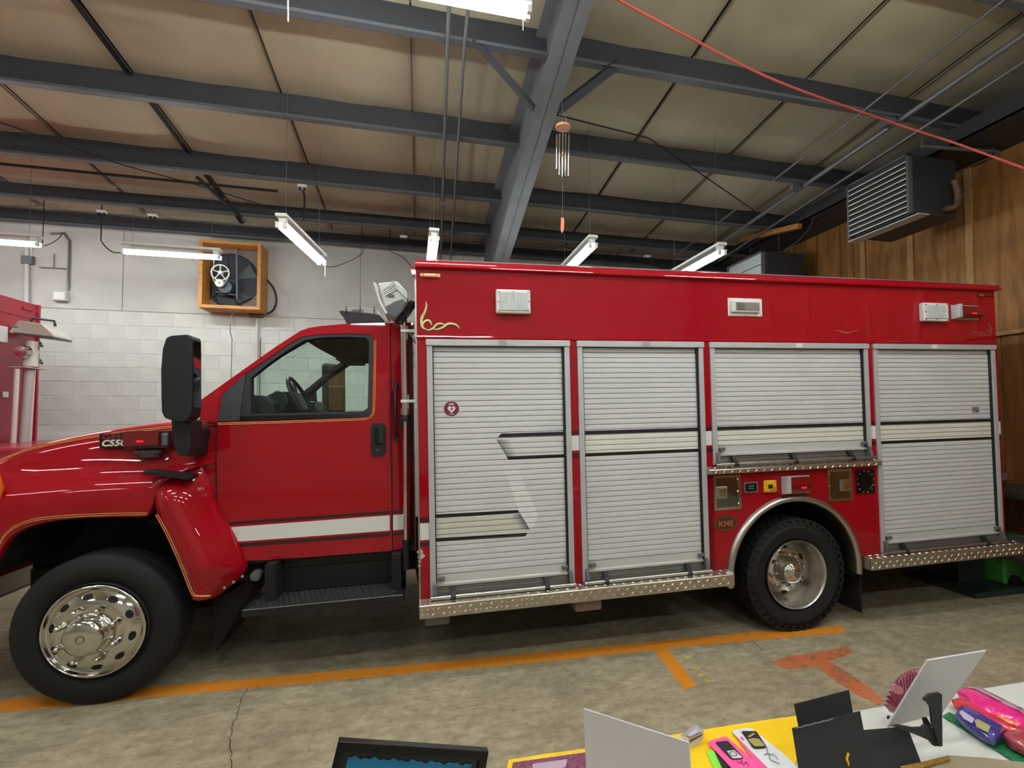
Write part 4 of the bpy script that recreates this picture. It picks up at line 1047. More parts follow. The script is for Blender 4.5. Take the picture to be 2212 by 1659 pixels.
# mud flaps, chassis
m = MB(); a = TP(1858, 1205, .05); b = TP(1862, 1325, .05); TB('mud_flap', a.x - .03, a.x - .015, .03, .62, b.z + .012, .55, RUBBER, bevel=.004)
TB('mud_flap', a.x - .03, a.x - .015, BW - .62, BW - .03, b.z + .012, .55, RUBBER, bevel=.004)
TB('frame_rail', -2.6, 4.9, .75, .85, .46, .68, DARK); TB('frame_rail', -2.6, 4.9, 1.6, 1.7, .46, .68, DARK)
TB('underbody_pan', .02, 2.18, .1, BW - .1, .40, .44, DARK); TB('underbody_pan', 3.37, 4.84, .1, BW - .1, .40, .44, DARK)
MB().tube([(fx, .2, fz), (fx, BW - .2, fz)], .05, 10).build('front_axle', DARK, TK); MB().tube([(rx_, .3, rz_), (rx_, BW - .3, rz_)], .08, 10).build('rear_axle', DARK, TK)
MB().lathe([(0, -.15), (.16, -.1), (.18, 0), (.16, .1), (0, .15)], (rx_, BW / 2, rz_), 'y', 16).build('differential', DARK, TK)
TB('fuel_tank', .3, 1.6, .35, .72, .42, .60, DARK, bevel=.03)
# ------------------------------------------------------------------ the cab
def CS(u, v, off=0.):                     # pixel -> the cab's side, which leans in above the belt line
    y = .2
    for _ in range(5):
        p = TP(u, v, y); y = .2 + .16 * max(0, p.z - 1.66)
    return Vector((p.x, y + off, p.z))


def mir(p): return Vector((p[0], 2.4 - p[1], p[2]))


outer = [(431, 866), (431, 908), (468, 914), (467, 990), (470, 1100), (500, 1150), (528, 1210), (560, 1211), (845, 1190), (884, 1184), (893, 697), (850, 697), (800, 698), (740, 700), (695, 704), (668, 708), (650, 714), (600, 746), (560, 774), (480, 831)]
hole = [(470, 911), (522, 910), (660, 906), (796, 901), (803, 893), (805, 800), (807, 735), (800, 722), (760, 720), (690, 722), (652, 727), (622, 744), (575, 777), (530, 807), (495, 838), (478, 855)]
gl = [(541, 894), (660, 891), (785, 888), (794, 881), (796, 800), (797, 738), (790, 729), (740, 727), (690, 729), (657, 735), (627, 752), (580, 785), (541, 816)]
MB().holed([CS(*p) for p in outer], [CS(*p) for p in hole], (0, .02, 0)).build('cab_side', RED, TK)
MB().holed([mir(CS(*p)) for p in outer], [mir(CS(*p)) for p in hole], (0, -.02, 0)).build('cab_side', RED, TK)
fr = MB().holed([CS(*p, .004) for p in hole], [CS(*p, .004) for p in gl], (0, .04, 0)).build('window_frame', BLACKP, TK)
MB().holed([mir(CS(*p, .004)) for p in hole], [mir(CS(*p, .004)) for p in gl], (0, -.04, 0)).build('window_frame', BLACKP, TK)
MB().prism([CS(*p, .022) for p in gl], (0, .003, 0)).build('door_glass', GLASS, TK)
MB().prism([mir(CS(*p, .022)) for p in gl], (0, .003, 0)).build('door_glass', GLASS, TK)
TB('mirror_corner_panel', 0, 0, 0, 0, 0, 0, BLACKP) if False else MB().prism([CS(*p, -.002) for p in ((470, 910), (517, 908), (531, 807), (495, 839), (479, 856))], (0, .012, 0)).build('mirror_corner_panel', mat('corner_plastic', (46, 47, 48), .6), fr)
MB().prism([CS(*p, -.004) for p in ((519, 909), (797, 901), (795, 893), (541, 899), (519, 899))], (0, .02, 0)).build('belt_moulding', BLACKG, fr)
MB().holed([CS(*p, .06) for p in outer], [CS(*p, .06) for p in gl], (0, .006, 0)).build('door_liner', BLACKP, TK)
MB().holed([mir(CS(*p, .045)) for p in outer], [mir(CS(*p, .045)) for p in gl], (0, -.006, 0)).build('door_liner', BLACKP, TK)
# roof, windscreen
edge = [(893, 697), (800, 698), (740, 700), (695, 704), (668, 708), (650, 714)]
rows = []
for u, v in edge:
    p = CS(u, v); rows.append([Vector((p.x - (.10 * sin(pi * t) if u < 700 else 0), p.y + (2.4 - 2 * p.y) * t, p.z + .045 * sin(pi * t))) for t in [k / 10 for k in range(11)]])
MB().grid(rows).build('cab_roof', RED, TK, smooth=60)
MB().grid([[Vector((q.x, q.y, q.z - .035)) for q in r] for r in rows]).build('headliner', mat('headliner_grey', (70, 68, 64), .9), TK, smooth=60)
rows = []
for u, v in [(650, 714), (600, 746), (560, 774), (480, 831), (431, 866)]:
    p = CS(u, v); rows.append([Vector((p.x - .10 * sin(pi * t), p.y + (2.4 - 2 * p.y) * t, p.z + .01 * sin(pi * t))) for t in [k / 10 for k in range(11)]])
ws = MB().grid(rows).build('windscreen', GLASS, TK, smooth=60)
for sgn in (0, 1):      # inner A pillars
    pts = [CS(u, v, .035) for u, v in ((655, 722), (600, 754), (560, 782), (482, 842), (440, 872))]
    if sgn: pts = [mir(p) for p in pts]
    MB().tube([p - Vector((0, 0, .02)) for p in pts], .034, 8).build('pillar_trim', mat('pillar_black', (16, 16, 17), .8) if not sgn else bpy.data.materials['pillar_black'], TK, smooth=60)
INT = mat('interior_black', (22, 22, 23), .6)
INT2 = mat('interior_vinyl', (30, 31, 33), .35)
TB('cab_back_wall', -.075, -.05, .24, 2.16, .74, 2.28, INT); TB('cab_back_skin', -.05, -.045, .21, 2.19, .74, 2.28, RED)
for s_ in (.24, 2.13):
    TB('rear_corner_trim', -.30, -.06, s_ + .09 if s_ < 1 else s_ - .09, s_ + .12 if s_ < 1 else s_ - .06, 1.62, 2.22, INT)
    TB('door_inner', -1.24, -.06, s_, s_ + .03, .76, 1.64, INT)
TB('cab_floor', -1.36, -.05, .22, 2.18, .74, .78, INT); TB('firewall', -1.37, -1.34, .25, 2.15, .74, 1.64, INT)
TB('seat_base', -.75, -.15, .3, 2.1, .80, 1.12, INT2, bevel=.05); TB('seat_back', -.25, -.12, .3, 2.1, 1.1, 1.63, INT2, bevel=.04)
# dashboard following its outline in the photograph's side view
dz = TP(610, 852, .4).z
prof = [(-1.34, dz - .10), (-1.28, dz - .02), (-1.16, dz), (-1.02, dz - .01), (-.96, dz - .06), (-.95, dz - .20), (-1.0, dz - .42), (-1.34, dz - .45)]
MB().prism([(x, .30, z) for x, z in prof], (0, 1.8, 0)).build('dashboard', INT, TK, bevel=.01)
MB().prism([(x, .45, z) for x, z in ((-1.08, dz - .02), (-.98, dz + .035), (-.92, dz + .02), (-.90, dz - .05), (-.94, dz - .12), (-1.08, dz - .12))], (0, .55, 0)).build('instrument_hood', INT2, TK, bevel=.015)
TB('centre_stack', -1.0, -.86, 1.05, 1.4, dz - .35, dz - .03, INT2, bevel=.01); TB('stack_screen', -.861, -.855, 1.1, 1.3, dz - .16, dz - .08, GREY)
for k, x in enumerate((-1.18, -1.13, -1.08)): TB('dash_vent', x, x + .035, .285, .31, dz - .16, dz - .05, BLACKG)
sc = TP(652, 867, .62); ax = Vector((.90, 0, .43)).normalized(); a1 = Vector((0, 1, 0)); a2 = ax.cross(a1)
sw = MB(); n1, n2 = 40, 8; R1 = .19
sw.add([sc + (a1 * cos(a) + a2 * sin(a)) * (R1 + .014 * cos(b)) + ax * .014 * sin(b) for a in [2 * pi * i / n1 for i in range(n1)] for b in [2 * pi * j / n2 for j in range(n2)]],
       [(i * n2 + j, i * n2 + (j + 1) % n2, ((i + 1) % n1) * n2 + (j + 1) % n2, ((i + 1) % n1) * n2 + j) for i in range(n1) for j in range(n2)])
swo = sw.build('steering_wheel', mat('wheel_leather', (26, 26, 27), .35), TK, smooth=60)
m = MB(); m.obox(sc - ax * .02, a1, a2, ax, .085, .07, .025)
for dy, dzz in ((1, .15), (-1, .15), (.35, -1), (-.35, -1)):
    d = (a1 * dy + a2 * -dzz).normalized(); m.bar(sc - ax * .015, sc + d * R1, .03, .012, up=ax)
m.build('wheel_hub', INT2, swo, bevel=.008); MB().tube([sc - ax * .02, sc - ax * .32], .03, 10).build('steering_column', INT, TK)
vz = TP(700, 745, .9); MB().tube([(vz.x + .06, .62, vz.z + .06), (vz.x, .62, vz.z - .02)], .016, 8).build('visor_mount', GREY, TK)
TB('sun_visor', -.74, -.56, 1.3, 1.85, 2.17, 2.19, mat('visor_tan', (96, 92, 82), .8), bevel=.005)
# door seams, bottom edge
def line(px, r, m, name, f=CS, off=-.0005, parent=None):
    return MB().tube([f(u, v, off) for u, v in px], r, 6).build(name, m, parent or TK, smooth=60)
line([(470, 914), (467, 990), (468, 1100)], .0035, DARK, 'door_seam'); line([(843, 700), (845, 900), (848, 1188)], .0035, DARK, 'door_seam')
MB().prism([CS(528, 1206, .0), CS(884, 1180, .0), CS(884, 1190, .05), CS(535, 1219, .05)], (0, .08, 0)).build('rocker', RED, TK)
def cfilm(name, px, m): return MB().prism([CS(u, v, -.0015) for u, v in px], (0, .002, 0)).build(name, m, TK)
cfilm('white_stripe', [(497, 1139), (842, 1113), (842, 1146), (513, 1170)], WHITEP); cfilm('white_stripe', [(849, 1112.5), (875, 1110.5), (877, 1143), (849, 1145.5)], WHITEP)
cfilm('dark_stripe', [(489, 1128), (842, 1103), (842, 1109.5), (493, 1134)], MAROON); cfilm('dark_stripe', [(515, 1174), (842, 1150), (842, 1158), (517, 1182)], MAROON)
cfilm('dark_stripe', [(849, 1102), (875, 1100), (875, 1107), (849, 1109)], MAROON); cfilm('dark_stripe', [(849, 1149), (877, 1147), (877, 1155), (849, 1157)], MAROON)
PG = mat('pinstripe_gold', (222, 160, 84), .4)
px = [(470, 917.5), (600, 914), (720, 909.5), (785, 907), (800, 903), (808, 894), (810, 870), (811, 800), (812, 735)]
for d in (0, 3.2): line([(u - (d if u > 803 else 0) - (d * .7 if 790 < u <= 803 else 0), v - (d if u < 803 else 0)) for u, v in px], .0024, PG, 'pinstripe', off=-.001)
# door handle, grab bar
hp = [(805, 915), (825, 914), (833, 919), (834, 975), (828, 985), (808, 986), (802, 980), (801, 921)]
o = MB().prism([CS(u, v, -.012) for u, v in hp], (0, .016, 0)).build('door_handle', BLACKP, TK, bevel=.004)
MB().prism([CS(u, v, -.016) for u, v in ((809, 922), (824, 921), (825, 958), (810, 960))], (0, .004, 0)).build('handle_recess', BLACKG, o, bevel=.001)
MB().prism([CS(u, v, -.030) for u, v in ((818, 925), (829, 924), (830, 956), (819, 958))], (0, .012, 0)).build('handle_lever', BLACKP, o, bevel=.003)
MB().lathe([(.007, 0), (.007, -.004), (0, -.004)], CS(816, 972, -.012), 'y', 12).build('lock', GREY, o)
o = MB().tube([CS(857, 834, -.01), CS(855, 842, -.045), CS(856, 930, -.045), CS(858, 943, -.01)], .011, 10).build('grab_handle', BLACKP, TK, smooth=50)
for v in (832, 944): MB().obox(CS(857, v, -.008), (1, 0, 0), (0, 1, 0), (0, 0, 1), .014, .008, .022).build('handle_foot', BLACKP, o, bevel=.004)
# roof marker, light bar
o = MB().prism([Vector((a, .42, b)) for a, b in ((-.82, 2.255), (-.79, 2.285), (-.68, 2.295), (-.66, 2.26))], (0, .1, 0)).build('roof_marker', AMBER, TK, bevel=.01)
def P2(u, v, y=.7): return TP(u, v, y)
base = [(748, 699), (745, 690), (734, 676), (732, 671), (800, 676), (820, 680), (831, 697), (829, 699)]
lb = MB().prism([P2(u, v) for u, v in base], (0, 1.0, 0)).build('light_bar', BLACKP, TK, bevel=.006, label='low roof light bar with clear lens')
MB().prism([P2(u, v) for u, v in ((732, 671), (735, 667), (755, 664), (800, 665), (815, 668), (830, 693), (820, 681), (800, 677))], (0, 1.0, 0)).build('bar_lens', mat('smoky_lens', (150, 156, 152), .15, coat=.5), lb, bevel=.004)
m = MB()
for k in range(6): a = P2(761 + 4 * k, 668.5); m.box(a.x, a.x + .012, .694, .7, a.z - .012, a.z)
m.build('bar_leds', GREY, lb)
for k in range(3): a = P2(748 + 30 * k, 671); MB().box(a.x - .002, a.x + .003, .692, .7, a.z - .03, a.z + .03).build('lens_joint', BLACKP, lb)
# telescoping mast with floodlight
def Q(u, v, y=.12): return TP(u, v, y)
ms = MB().tube([Q(873, 700), Q(876, 885)], .027, 16).build('mast', CHROME, TK, smooth=50, label='telescoping chrome floodlight mast')
MB().tube([Q(871, 655), Q(873, 705)], .020, 16).build('mast_tip', CHROME, ms, smooth=50)
MB().tube([Q(876, 885), Q(877, 1165)], .018, 14).build('mast_lower', CHROME, ms, smooth=50)
MB().tube([Q(876, 881), Q(876, 896)], .033, 16).build('mast_collar', CHROME2, ms, smooth=50)
MB().lathe([(0, -.02), (.034, -.016), (.036, .0), (.03, .02), (0, .03)], Q(876, 905), 'z', 12).build('mast_knob', BLACKP, ms, smooth=30)
MB().tube([Q(877, 1165), Q(878, 1230)], .022, 12).build('mast_boot', BLACKP, ms, smooth=50)
for v in (716, 867):
    a, b = Q(866, v), Q(898, v - 1); m = MB(); m.box(a.x, -.02, .085, .16, a.z - .010, a.z + .010); m.box(-.03, -.016, .06, .2, a.z - .05, a.z + .045); m.build('mast_bracket', WHITEP, ms, bevel=.003)
MB().tube([Q(896, 735), Q(882, 715)], .006, 6).build('brace', WHITEP, ms); MB().tube([Q(897, 742), Q(880, 702)], .006, 6).build('brace', GREY, ms)
# floodlight head
FLW = mat('flood_head_grey', (212, 212, 208), .45)
hd = empty('flood_head', Q(850, 645)); hd.parent = TK; hd['label'] = 'white finned floodlight head tilted on the mast'; HO = hd.location
def HQ(u, v, y=.02): return TP(u, v, y) - HO
MB().prism([HQ(u, v) for u, v in ((816, 611), (858, 607), (879, 630), (881, 643), (870, 668), (853, 688), (838, 676), (826, 645))], (0, .24, 0)).build('head_body', FLW, hd, bevel=.008)
MB().prism([HQ(u, v, .0) for u, v in ((805, 608), (812, 611), (822, 645), (834, 672), (838, 677), (832, 678), (819, 655), (812, 632))], (0, .28, 0)).build('bezel', FLW, hd, bevel=.004)
for k in range(5):
    a, b, c = HQ(828 + 1 * k, 626 + 3.4 * k - 1, .012), HQ(850 + 2 * k, 608 + 4 * k, .012), HQ(873 + 1.5 * k, 627 + 4.5 * k, .012)
    MB().tube([a, b, c], .0045, 6).build('fin', FLW, hd, smooth=60)
MB().prism([HQ(u, v, .01) for u, v in ((832, 662), (850, 652), (870, 645), (876, 652), (868, 672), (853, 687), (838, 677))], (0, .02, 0)).build('lower_housing', mat('head_dark', (90, 92, 94), .5), hd, bevel=.004)
MB().box(-.02, .02, -.005, .0, -.01, .01).build('rating_plate', GREY, hd, bevel=.003, loc=HQ(845, 639, .018) )
# coiled cord
c0_, c1_ = Q(893, 652, .08), Q(858, 698, .08); n = 220; pts = []
dd = (c1_ - c0_); u1 = dd.normalized(); s1 = Vector((0, 1, 0)); s2 = u1.cross(s1)
for i in range(n + 1):
    t = i / n; a = t * 2 * pi * 13; pts.append(c0_ + dd * t + (s1 * cos(a) + s2 * sin(a)) * .020 + Vector((.012 * sin(pi * t), 0, .0)))
MB().tube([c0_ + Vector((.03, .02, .02))] + pts, .0065, 5).build('coiled_cord', BLACKP, TK, smooth=60)

# ------------------------------------------------------------------ hood and front fenders
sil = [(TP(u, v, .5).x, TP(u, v, .5).z) for u, v in ((-60, 1012), (0, 989), (20, 983), (60, 974), (150, 949), (250, 925), (360, 907), (430, 903), (470, 903))]
gld = [(TP(u, v, .25).x, TP(u, v, .25).z) for u, v in ((-60, 1018), (0, 994), (60, 970.5), (150, 950.5), (250, 935), (370, 920.5), (425, 916), (469, 914))]
arcp = [(TP(u, v, .1).x, TP(u, v, .1).z) for u, v in ((0, 1200), (8, 1180), (22, 1160), (45, 1146), (80, 1133), (120, 1126), (170, 1122), (220, 1120), (290, 1119), (335, 1120))]
arcp = [(-2.62, .55), (-2.50, .62), (-2.40, .80)] + arcp[:-1] + [(-1.575, arcp[-1][1]), (-1.55, 1.20), (-1.52, 1.29), (-1.44, 1.335), (-1.38, 1.37), (-1.20, 1.42)]
st = [-2.98, -2.95, -2.9, -2.82, -2.74, -2.66, -2.6, -2.54, -2.48, -2.42, -2.37, -2.33, -2.29, -2.25, -2.2, -2.12, -2.04, -1.96, -1.88, -1.8, -1.72, -1.64, -1.58, -1.55, -1.52, -1.46, -1.4, -1.32, -1.262]


def hood_profile(x):
    zs = lerp(sil, x); zg = lerp(gld, x); zl = lerp(arcp, x)
    if x < -2.62: zl = .55
    zl0 = zl; zl = min(zl, 1.2)
    e = max(0., (-2.5 - x) / .48); z_ = lambda z: z - .30 * e * e * max(0., (z - 1.0)) ; yo = .34 * e ** 2.2
    zsh = 1.335 - .05 * max(0, -x - 1.9)
    P = [(.13, zl), (.095, zl + .004), (.088, zl + .02), (.086, zl + .06), (.085, zl * .5 + .5 * (zsh - .09)), (.086, zsh - .09), (.094, zsh - .055), (.110, zsh - .03), (.135, zsh - .008), (.165, zsh + .012), (.190, zsh + .04),
         (.212, zsh + (zg - zsh) * .45), (.232, zg - .03), (.25, zg), (.275, zg + .018), (.34, zg + .03 + (zs - zg - .03) * .3), (.42, zg + .03 + (zs - zg - .03) * .75), (.5, zs), (.62, zs + .008), (.85, zs + .016), (1.2, zs + .022)]
    t = max(0., min(1., (x + 1.5) / .22)); P = [(y + (max(y, .195) - y) * t if z < 1.5 else y, z + (zl0 - zl) * max(0, (1.40 - z) / (1.40 - zl)) if zl0 > zl and z < 1.40 else z) for y, z in P]
    return [Vector((x, y + yo * (1 - y / 1.2), z_(z))) for y, z in P]


rows = [hood_profile(x) for x in st]
full = [r + [mir(p) for p in r[:-1][::-1]] for r in rows]
hood = MB().grid(full)
o = hood.build('hood_and_fenders', RED, TK, smooth=50)
md = o.modifiers.new('sub', 'SUBSURF'); md.levels = 1; md.render_levels = 1
# nose: grille, bumper, lamps
nose = full[0]; TB('grille', -3.0, -2.93, .62, 1.78, .8, 1.3, BLACKP)
m = MB()
for k in range(5): m.box(-3.03, -3.0, .64, 1.76, .85 + .09 * k, .885 + .09 * k)
m.build('grille_bars', CHROME, TK); TB('bumper', -3.16, -2.95, .08, 2.32, .42, .74, CHROME2, bevel=.03); TB('nose_panel', -2.98, -2.9, .42, 1.98, .6, 1.32, RED)
for y in (.46, 1.72): TB('headlamp', -3.02, -2.95, y, y + .22, .95, 1.2, CLEARL, bevel=.02)
o = MB().add([Vector((-2.335 + a, .079 + .012 * abs(a * 8), 1.325 + b)) for a, b in ((-.09, -.09), (.02, -.075), (.035, -.02), (.02, .045), (-.01, .07), (-.09, .08))], [(0, 1, 2, 3, 4, 5)]).build('corner_lamp', AMBER, TK)
sol = o.modifiers.new('s', 'SOLIDIFY'); sol.thickness = .01
TB('corner_lamp', -2.45, -2.325, .068, .12, 1.27, 1.40, AMBER, bevel=.02)
# inner wheel arch and engine-bay blackness
rows = []
for x, z in arcp[2:-6] + [(-1.50, 1.0), (-1.44, .85), (-1.40, .62)]: rows.append([Vector((x, .125, z + .006)), Vector((x, .8, z + .006))])
MB().grid(rows).add([(-2.62, .8, .3), (-1.35, .8, .3), (-1.35, .8, 1.15), (-2.62, .8, 1.15)], [(0, 1, 2, 3)]).build('front_wheel_well', DARK, TK)
# flared rear half of the fender: front edge, rear edge
fe = [(334, 1047), (333, 1075), (336, 1105), (346, 1138), (362, 1170), (380, 1208), (394, 1242), (404, 1268), (414, 1293)]
re = [(432, 1012), (452, 1050), (466, 1088), (482, 1122), (502, 1152), (516, 1182), (526, 1210), (536, 1238), (470, 1289)]
rows = []
for i, ((ua, va), (ub, vb)) in enumerate(zip(fe, re)):
    a = TP(ua, va, .075); b = TP(ub, vb, .175); r = []
    tt = i / 8; lo = .10 if tt < .8 else .05
    for k in range(11):
        t = k / 10; p = a.lerp(b, t); p.y -= lo * sin(pi * min(1, t * 1.05)) ** .8 * (1 if i else .25)
        if i == 0: p.y += .03
        r.append(p)
    # roll the wheel-side edge inwards
    rows.append([Vector((a.x - .004, .15, a.z + .004)), Vector((a.x - .004, .09, a.z + .002))] + r + [Vector((r[-1].x + .004, .215, r[-1].z))])
rows.insert(0, [Vector((p.x + .01, .20, p.z + .035)) for p in rows[0]])
fl_ = MB().grid(rows).build('fender_flare', RED, TK, smooth=60); sb = fl_.modifiers.new('s', 'SUBSURF'); sb.levels = 1; sb.render_levels = 2
MB().prism([(x, .205, z) for x, z in ((-1.60, 1.06), (-1.60, 1.40), (-1.26, 1.56), (-1.245, 1.05), (-1.08, .76), (-1.25, .66), (-1.42, .68), (-1.50, .95))], (0, .02, 0)).build('inner_fender_panel', RED, TK)
for u, v in ((485, 1269), (505, 1257), (524, 1245)): MB().lathe([(0, -.008), (.009, -.005), (.010, 0)], TP(u, v, .10), 'y', 10).build('flare_rivet', CHROME2, fl_)
# pinstripe along the hood and arch
def hs(u, v, off=0., y0=.25): return TP(u, v, y0 - .004)
gp = [(0, 994), (60, 970.5), (150, 950.5), (250, 935), (370, 920.5), (425, 916), (469, 914)]
for d in (0, 3.4): MB().tube([TP(u, v + d, .247 - .006 * (d > 0)) for u, v in curve([(a, b, 0) for a, b in gp], 4) for u, v in [(u, v)]] if False else [TP(q.x, q.y + d, .243) for q in curve([(a, b, 0) for a, b in gp], 4)], .0028, 6).build('pinstripe', PG, TK, smooth=60)
ap = [(0, 1172), (10, 1155), (30, 1138), (60, 1125), (100, 1117), (170, 1112), (250, 1109), (318, 1108)]
for d in (0, 4): MB().tube([TP(q.x, q.y + d, .083) for q in curve([(a, b, 0) for a, b in ap], 4)], .0022, 6).build('pinstripe', PG, TK, smooth=60)
ap = [(336, 1112), (346, 1130), (362, 1160), (385, 1212), (402, 1255), (412, 1280), (422, 1288), (452, 1288)]
for d in (0, 4): MB().tube([TP(q.x + d, q.y - d * .4, .018) for q in curve([(a, b, 0) for a, b in ap], 4)], .0022, 6).build('pinstripe', PG, fl_, smooth=60)
# badges and the warning light over them
bd = MAROON
o = plate('model_badge', 214, 285, 937, 966, .185, .27, mat('badge_black', (40, 12, 20), .3), label='dark model badge', bevel=.003)
p = TP(250, 944.5, .184); text_part('badge_lettering', 'GMC', .050, mat('badge_red_chrome', (120, 44, 62), .3), o, p, bold=.002, sx=1.3)
p = TP(250, 957.5, .184); text_part('badge_lettering', 'C5500', .052, mat('badge_silver', (224, 218, 200), .3), o, p, bold=.002, shear=.25, sx=1.1)
o = plate('engine_badge', 296, 343, 972, 988, .165, .25, mat('badge_grey', (76, 40, 46), .35), label='small engine badge', bevel=.002)
p = TP(319.5, 976.5, .164); text_part('badge_lettering', 'DURAMAX', .026, GREY, o, p, bold=.001, sx=1.15)
p = TP(319.5, 983.5, .164); text_part('badge_lettering', 'DIESEL', .019, GREY, o, p, bold=.0006, sx=1.3)
a, b = TP(268, 932, .15), TP(367, 967, .15)
o = TB('warning_light', a.x, b.x, .135, .26, b.z, a.z, mat('light_bezel', (96, 66, 72), .2, metal=.8), bevel=.008, label='long red warning light on the hood side')
c1, c2 = TP(270, 935, .13), TP(344, 962, .13); TB('lens', c1.x, c2.x, .115, .14, c2.z, c1.z, REDL, o, .006)
q = TP(302, 953.5, .114); TB('reflector', q.x - .018, q.x + .018, .1135, .1155, q.z - .006, q.z + .006, REDG, o); c3, c4 = TP(350, 936, .13), TP(364, 963, .13); TB('end_cap', c3.x, c4.x, .12, .14, c4.z, c3.z, GREY, o, .008)
# black wind deflector blade on the fender top
MB().prism([TP(u, v, .03) for u, v in ((306, 1018), (330, 1017), (412, 1026), (414, 1033), (404, 1038), (340, 1027), (308, 1026))], (0, .1, 0)).build('deflector_blade', BLACKP, TK, bevel=.006)
# ------------------------------------------------------------------ mirrors
def mirror_set(f, nm, glass_side):
    prof = [(347, 865), (346, 800), (350, 752), (357, 730), (368, 725), (406, 722), (413, 727), (414, 760), (414, 880), (411, 900), (402, 910), (375, 910), (354, 903), (348, 890)]
    hd = MB().prism([f(TP(u, v, -.22)) for u, v in prof], f(Vector((0, .13, 0))) - f(Vector((0, 0, 0)))).build('side_mirror', BLACKP, TK, bevel=.014, label=nm)
    gp_ = [TP(u, v, -.22) for u, v in prof]; xr = max(p.x for p in gp_)
    g = MB().add([f(Vector((xr + .002, y, z))) for y, z in ((-.20, gp_[8].z), (-.11, gp_[8].z), (-.11, gp_[6].z - .02), (-.20, gp_[6].z - .02))], [(0, 1, 2, 3)]).build('mirror_glass', MIRROR, hd)
    MB().prism([f(TP(u, v, -.10)) for u, v in ((368, 906), (408, 907), (410, 935), (412, 968), (408, 984), (384, 985), (374, 965), (370, 935))], f(Vector((0, .18, 0))) - f(Vector((0, 0, 0)))).build('mirror_arm', BLACKP, hd, bevel=.012)
    MB().prism([f(TP(u, v, .10)) for u, v in ((392, 925), (430, 924), (434, 932), (433, 980), (426, 986), (396, 986))], f(Vector((0, .14, 0))) - f(Vector((0, 0, 0)))).build('mirror_base', BLACKP, hd, bevel=.01)


mirror_set(lambda p: p, 'big black mirror housing beside the driver door', 1)
c = Vector((-.955, 2.52, 1.985)); nn = Vector((.82, -.57, 0)).normalized(); ww = Vector((.57, .82, 0)).normalized(); uz = Vector((0, 0, 1))
fm = MB().obox(c - nn * .03, ww, nn, uz, .145, .04, .27).build('side_mirror', BLACKP, TK, bevel=.03, label='far side mirror seen through the cab windows')
MB().add([c + nn * .0125 + ww * a + uz * b for a, b in ((-.115, -.24), (.115, -.24), (.115, .24), (-.115, .24))], [(0, 1, 2, 3)]).build('mirror_glass', MIRROR, fm)
MB().bar(c - uz * .25 - nn * .03, (-1.0, 2.26, 1.62), .06, .05).build('mirror_arm', BLACKP, fm, bevel=.01)
# ------------------------------------------------------------------ cab steps
def step(px, y, dpt, h, nm):
    a = TP(*px[0], y); b = TP(*px[1], y); return a, b


a = TP(521, 1320, -.0); b = TP(872, 1284, -.0)
zt = (a.z + b.z) / 2; o = TB('cab_step', a.x, b.x, .0, .30, zt - .045, zt, BLACKP, bevel=.008, label='black perforated cab step')
MB().tube([(a.x + .01, -.001, zt), (b.x - .01, -.001, zt)], .005, 6).build('step_edge', mat('worn_edge', (90, 90, 92), .4), o)
gr = MB(); nx = 26
for j in range(5):
    for i in range(nx):
        x = a.x + .05 + (b.x - a.x - .1) * (i + (.5 if j % 2 else 0)) / nx; y = .04 + j * .05
        gr.add([(x + .017 * cos(t) * s_, y + .016 * sin(t) * s_, zt + hh) for s_, hh in ((1.0, 0), (.92, .006), (.7, .006), (.6, -.002)) for t in [2 * pi * q / 10 for q in range(10)]],
               [(r_ * 10 + q, r_ * 10 + (q + 1) % 10, (r_ + 1) * 10 + (q + 1) % 10, (r_ + 1) * 10 + q) for r_ in range(3) for q in range(10)])
gr.build('grip_rings', mat('worn_step', (60, 60, 60), .35), o, kind='stuff')
TB('step_riser', a.x + .10, b.x, .28, .31, zt, zt + .17, BLACKP, bevel=.004)
TB('upper_step', a.x + .16, b.x + .01, .27, .50, zt + .155, zt + .20, BLACKP, bevel=.008); MB().tube([(a.x + .17, .269, zt + .2), (b.x, .269, zt + .2)], .005, 6).build('step_edge', bpy.data.materials['worn_edge'], TK)
TB('upper_step', a.x + .2, b.x + .01, .36, .6, zt + .28, zt + .30, BLACKP, bevel=.006)
MB().lathe([(0, -.03), (.03, -.025), (.034, .0), (.03, .05)], TP(554, 1243, .2), 'y', 16).build('step_bolt', GREY, TK, smooth=50)
MB().prism([TP(u, v, .34) for u, v in ((462, 1296), (500, 1277), (540, 1250), (548, 1262), (536, 1290), (505, 1340), (466, 1410))], (0, .45, 0)).build('front_mud_flap', DARK, TK)
TB('step_frame', a.x + .1, a.x + .16, .1, .5, zt - .05, .75, DARK); TB('step_frame', b.x - .08, b.x - .02, .1, .5, zt - .05, .75, DARK)
TB('cab_underside', -1.25, -.06, .32, 2.08, .60, .75, DARK)
m = MB(); m.tube(curve([(-.05, .3, .95), (-.03, .25, .8), (-.04, .28, .65), (-.02, .3, .5)], 5), .02, 8); m.build('air_hose', BLACKP, TK, smooth=60)

